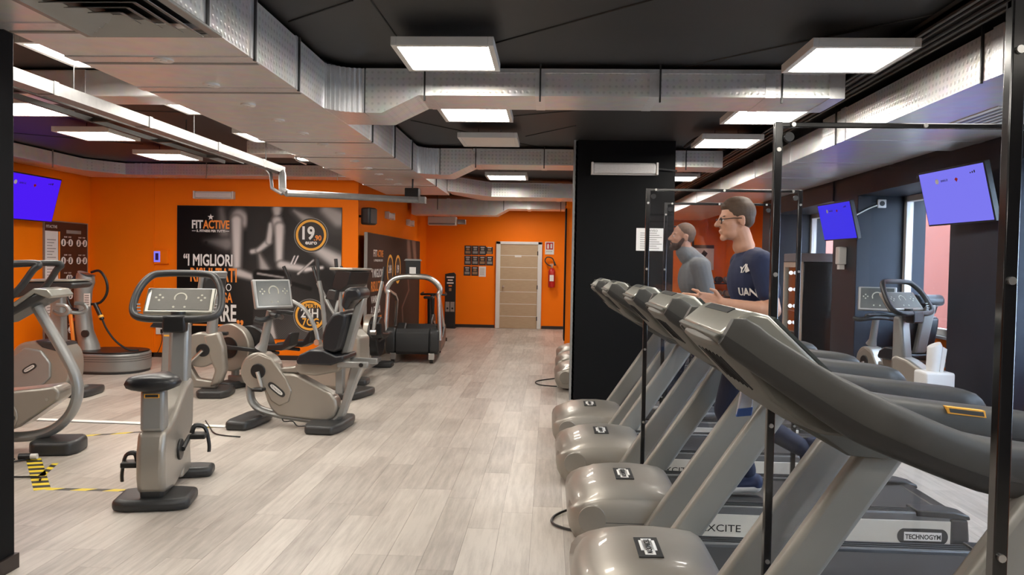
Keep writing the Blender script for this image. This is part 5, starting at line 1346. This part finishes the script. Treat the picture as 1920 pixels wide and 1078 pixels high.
for z, nm in ((.55, 'bottom'), (.90, 'middle'), (1.22, 'top')):
    for j in range(5):
        d = thing('dumbbell', '%s round dumbbell from the left on the %s shelf of the far rack' % (('first', 'second', 'third', 'fourth', 'fifth')[j], nm), 'dumbbell', (3.40 + .2 * j, 18.45, z + .075), PI / 2, 'dumbbells on the far rack')
        MB().cyl((-.14, 0, 0), (.14, 0, 0), .016, 8).done('handle', chrome, d)
        for sx in (-1, 1): MB().cyl((sx * .07, 0, 0), (sx * .16, 0, 0), .075, 14).done('weight_head', dark if j % 2 else silver2, d, bevel=.01)
# ================================================================== the two men on the treadmills (both face -X)
def remeshed(mb, name, m, parent, voxel=.007, smooth=6, fac=.5):
    me = bpy.data.meshes.new(name); me.from_pydata(mb.v, [], mb.f); me.update()
    bm = bmesh.new(); bm.from_mesh(me); bmesh.ops.recalc_face_normals(bm, faces=bm.faces[:]); bm.to_mesh(me); bm.free()
    me.shade_smooth(); me.materials.append(m)
    o = bpy.data.objects.new(name, me); COL.objects.link(o); o.parent = parent
    r = o.modifiers.new('one_surface', 'REMESH'); r.mode = 'VOXEL'; r.voxel_size = voxel; r.use_smooth_shade = True
    s = o.modifiers.new('soften', 'SMOOTH'); s.factor = fac; s.iterations = smooth
    return o
def limb(mb, pts, rr):
    for i in range(len(pts) - 1): mb.caps(pts[i], pts[i + 1], rr[i], rr[i + 1], 14)
def hand(mb, w, d, side):
    """wrist w, direction d towards the knuckles; fingers slightly curled"""
    w = Vector(w); d = Vector(d).normalized(); up = Vector((0, 0, 1)); n = (d.cross(up)).normalized(); v = n.cross(d).normalized()
    for k in range(4):        # palm and four fingers, stacked thumb-up
        o = (1.5 - k) * .019
        a = w + v * o * .7 + d * .01; b = w + v * o + d * .085
        mb.caps(a, b, .0145, .0125, 10)
        L = (.040, .046, .043, .034)[k]
        c1 = b + d * L * .95 + n * side * .010; c2 = c1 + (d * .6 + n * side * .8).normalized() * L * .6; c3 = c2 + (d * -.1 + n * side).normalized() * L * .45
        mb.caps(b, c1, .0105, .0095, 8); mb.caps(c1, c2, .0095, .0085, 8); mb.caps(c2, c3, .0085, .007, 8)
    t0 = w + v * .028 + d * .025; t1 = t0 + (d * .7 + v * .7 + n * side * .35).normalized() * .045; t2 = t1 + (d + v * .15 + n * side * .4).normalized() * .032
    mb.caps(t0, t1, .0145, .012, 8); mb.caps(t1, t2, .0115, .009, 8)
def head(mb, c, R):
    c = Vector(c)
    def P(x, y, z): return c + R @ Vector((x, y, z))
    mb.ball(P(.018, 0, .042), (.103, .077, .093), 24, 16, R)          # skull
    mb.ball(P(-.035, 0, -.015), (.062, .066, .092), 20, 14, R)        # face
    mb.ball(P(-.028, 0, -.072), (.062, .058, .046), 18, 12, R)        # jaw
    mb.ball(P(-.076, 0, -.102), (.022, .026, .022), 12, 8, R)         # chin
    mb.caps(P(-.062, -.04, .028), P(-.082, 0, .03), .016, .015, 10); mb.caps(P(-.082, 0, .03), P(-.062, .04, .028), .015, .016, 10)   # brow
    mb.caps(P(-.090, 0, .018), P(-.116, 0, -.022), .010, .0145, 12)   # nose
    for s in (-1, 1):
        mb.ball(P(-.106, s * .012, -.026), .010, 10, 8)
        mb.ball(P(-.062, s * .042, -.018), (.024, .02, .02), 12, 8, R) # cheek
    mb.ball(P(-.092, 0, -.060), (.012, .024, .008), 12, 8, R)         # lips
    mb.ball(P(-.088, 0, -.071), (.012, .021, .008), 12, 8, R)
    for s in (-1, 1):
        for k in range(9):                                            # ear rim
            a = -1.2 + k * .52
            mb.ball(P(.022 + .017 * math.cos(a), s * (.079 + .004 * math.cos(a)), -.008 + .028 * math.sin(a)), (.0075, .006, .0075), 8, 6, R)
        mb.ball(P(.020, s * .077, -.010), (.015, .006, .024), 10, 8, R)
    return P
def eyes(P, R, par):
    for s in (-1, 1):
        e = MB().ball(P(-.0795, s * .031, .005), (.011, .013, .010), 12, 8, R).done('eye', mat('eye_white', (.6, .57, .55), .3), par)
        MB().ball(P(-.0875, s * .0325, .005), (.004, .0055, .0055), 10, 6, R).done('iris', mat('dark_iris', (.03, .018, .01), .2), e)
        MB().caps(P(-.083, s * .016, .027), P(-.074, s * .047, .029), .0055, .004, 8).done('eyebrow', hair_brown, par)
def person(label, loc, spec):
    t = thing('person', label, 'person', loc)
    J = spec
    b = MB()
    # head and neck
    R = Matrix.Rotation(J['tilt'], 3, 'Y') * J['hs']
    P = head(b, J['head'], R)
    limb(b, [P(.022, 0, -.055), P(.045, 0, -.12), J['neck']], [.058, .056, .066])
    # trunk
    ch, wa, hi = Vector(J['chest']), Vector(J['waist']), Vector(J['hip'])
    b.ball(ch, (.118, .175, .17), 20, 14); b.ball(wa, (.105, .150, .15), 18, 12); b.ball(hi, (.115, .165, .12), 18, 12)
    for s in ('l', 'r'):
        sh, el, wr = J['sh_' + s], J['el_' + s], J['wr_' + s]
        limb(b, [ch + Vector((.01, (sh[1] - ch.y) * .4, .12)), sh], [.07, .062])
        limb(b, [sh, el, wr], [.058, .044, .029])
        mid = Vector(el) * .72 + Vector(wr) * .28; b.ball(mid, .046, 12, 8)
        hand(b, wr, Vector(wr) - Vector(el) + Vector((0, 0, J['hup'])), -1 if s == 'l' else 1)
        hp, kn, an, fd = J['hp_' + s], J['kn_' + s], J['an_' + s], Vector(J['fd_' + s]).normalized()
        limb(b, [hp, kn, an], [.088, .058, .040])
        b.caps(an, Vector(an) + fd * .12 + Vector(J['fn_' + s]) * .05, .036, .03, 10)
    remeshed(b, 'body', skin, t, .0055, 7)
    # shirt
    c = MB()
    k = J['bulk']
    c.ball(ch + Vector((.0, 0, .0)), (.130 + k, .186 + k, .185), 20, 14); c.ball(wa, (.122 + k, .165 + k, .18), 18, 12); c.ball(wa + Vector((0, 0, -.10)), (.126 + k, .168 + k, .12), 18, 12)
    c.ball(ch + Vector((.02, 0, .11)), (.10, .15, .085), 18, 12); c.caps(ch + Vector((.01, 0, .12)), Vector(J['neck']).lerp(ch, .34) + Vector((.012, 0, 0)), .09, .074, 16)
    for s in ('l', 'r'):
        sh, el, wr = Vector(J['sh_' + s]), Vector(J['el_' + s]), Vector(J['wr_' + s])
        limb(c, [ch + Vector((.01, (sh.y - ch.y) * .4, .11)), sh], [.082, .074])
        if J['sleeve'] == 'short': c.caps(sh, sh.lerp(el, .62), .073, .066, 14)
        else: limb(c, [sh, el, wr.lerp(el, .05)], [.074 + k, .060 + k, .044])
    if J['sleeve'] != 'short':
        c.caps(P(.03, 0, -.13), J['neck'], .074, .085, 16); c.caps(P(.085, 0, -.11), ch + Vector((.08, 0, .12)), .04, .07, 14)
    remeshed(c, 'shirt' if J['sleeve'] == 'short' else 'hooded_top', J['top'], t, .0055, 12)
    # trousers
    l = MB()
    l.ball(hi, (.128, .178, .125), 18, 12)
    for s in ('l', 'r'):
        limb(l, [J['hp_' + s], J['kn_' + s], Vector(J['an_' + s]).lerp(Vector(J['kn_' + s]), .08)], [.100, .074, .056])
    remeshed(l, 'trousers', trouser_navy, t, .0075, 6)
    # shoes
    for s in ('l', 'r'):
        an = Vector(J['an_' + s]); fd = Vector(J['fd_' + s]).normalized(); dn = Vector(J['fn_' + s]).normalized()
        sh = MB(); heel = an - fd * .045 + dn * .03; toe = an + fd * .165 + dn * .055
        sh.caps(heel, heel + dn * .02, .042, .042, 12); sh.caps(heel + dn * .01, toe, .043, .034, 12); sh.caps(an + dn * .0, an + fd * .10 + dn * .04, .044, .036, 12)
        so = remeshed(sh, 'shoe', J['shoe'], t, .006, 5)
        q = MB(); q.caps(heel + dn * .035, toe + dn * .012, .038, .036, 14)
        remeshed(q, 'shoe_sole', shoe_white, so, .006, 4)
    # hair
    h = MB()
    if J['hair'] == 'short':
        h.ball(P(.026, 0, .052), (.104, .0815, .096), 24, 16, R)
        h.ball(P(-.036, 0, .090), (.052, .056, .036), 16, 12, R); h.ball(P(.058, 0, .008), (.062, .072, .062), 16, 12, R); h.ball(P(.02, 0, .112), (.085, .06, .040), 16, 12, R)
        remeshed(h, 'hair', hair_brown, t, .005, 5)
    else:
        h.ball(P(.024, 0, .050), (.1005, .0785, .0925), 24, 16, R); h.ball(P(.056, 0, .012), (.060, .070, .058), 16, 12, R)
        remeshed(h, 'cropped_hair', mat('cropped_hair', (.13, .085, .06), .8, var=.3, scale=120), t, .005, 5)
    eyes(P, R, t)
    return t, P, R

g1, P, R = person('man in navy T-shirt and glasses running on the third treadmill', (0, 0, 0), dict(
    head=(1.088, 4.61, 1.850), hs=.95, tilt=math.radians(-3), neck=(1.142, 4.615, 1.705), chest=(1.185, 4.62, 1.50), waist=(1.165, 4.62, 1.26), hip=(1.15, 4.62, 1.12),
    sh_l=(1.20, 4.435, 1.605), el_l=(1.255, 4.37, 1.335), wr_l=(.985, 4.42, 1.372), sh_r=(1.18, 4.80, 1.605), el_r=(1.26, 4.86, 1.33), wr_r=(.96, 4.79, 1.36), hup=.02,
    hp_l=(1.15, 4.54, 1.09), kn_l=(1.05, 4.54, .745), an_l=(1.185, 4.54, .358), fd_l=(-1, 0, -.06), fn_l=(-.05, 0, -1),
    hp_r=(1.15, 4.70, 1.09), kn_r=(1.175, 4.71, .70), an_r=(1.565, 4.71, .48), fd_r=(-.15, 0, -1), fn_r=(1, 0, -.2),
    bulk=.0, sleeve='short', top=shirt_navy, shoe=shoe_navy, hair='short'))
gl = MB()
for s in (-1, 1):
    gl.tube([tuple(P(-.099 + .006 * abs(math.sin(a)), s * (.034 + .024 * math.cos(a)), .004 + .018 * math.sin(a))) for a in [2 * PI * k / 16 for k in range(16)]], .0026, 6, closed=True)
    gl.tube([tuple(P(-.104, s * .055, .010)), tuple(P(-.03, s * .082, .014)), tuple(P(.02, s * .086, .012))], .0026, 6)
gl.tube([tuple(P(-.112, -.010, .010)), tuple(P(-.115, 0, .014)), tuple(P(-.112, .010, .010))], .0026, 6)
gl.done('glasses', black, g1)
for s, z, sz, off in (('YX', 1.555, .055, .02), ('UAN', 1.40, .075, 0)):
    o = text(s, (1.075 - .7 * .02 + off * .3, 4.47 + .7 * .02 - off * .3, z), sz, (.78, -.62, 0), (0, 0, 1), print_white, g1, sx=.8, bold=.003, name='shirt_print')
    sw = o.modifiers.new('wrap', 'SHRINKWRAP'); sw.target = [c for c in g1.children if c.name.startswith('shirt') and 'print' not in c.name][0]
    sw.wrap_method = 'NEAREST_SURFACEPOINT'; sw.wrap_mode = 'ABOVE_SURFACE'; sw.offset = .003

g2, P2, R2 = person('bearded man in grey hooded top walking on the fifth treadmill', (0, 0, 0), dict(
    head=(1.172, 6.93, 1.835), hs=.96, tilt=math.radians(4), neck=(1.225, 6.93, 1.675), chest=(1.285, 6.93, 1.47), waist=(1.30, 6.93, 1.22), hip=(1.31, 6.93, 1.09),
    sh_l=(1.305, 6.745, 1.575), el_l=(1.375, 6.70, 1.29), wr_l=(1.09, 6.73, 1.25), sh_r=(1.29, 7.115, 1.575), el_r=(1.35, 7.17, 1.29), wr_r=(1.07, 7.11, 1.27), hup=.02,
    hp_l=(1.31, 6.84, 1.07), kn_l=(1.36, 6.84, .70), an_l=(1.48, 6.84, .360), fd_l=(-1, 0, -.05), fn_l=(-.03, 0, -1),
    hp_r=(1.31, 7.02, 1.07), kn_r=(1.17, 7.02, .72), an_r=(1.14, 7.02, .360), fd_r=(-1, 0, .05), fn_r=(0, 0, -1),
    bulk=.012, sleeve='long', top=hoodie_grey, shoe=mat('grey_shoe', (.2, .2, .2), .7), hair='cropped'))
bd = MB()
bd.ball(P2(-.040, 0, -.076), (.058, .062, .048), 18, 12, R2); bd.ball(P2(-.080, 0, -.100), (.030, .034, .030), 14, 10, R2)
for s in (-1, 1): bd.caps(P2(.0, s * .066, -.02), P2(-.03, s * .056, -.07), .016, .022, 10); bd.caps(P2(-.097, s * .02, -.056), P2(-.099, 0, -.047), .006, .007, 8)
remeshed(bd, 'beard', beard_brown, g2, .005, 3)
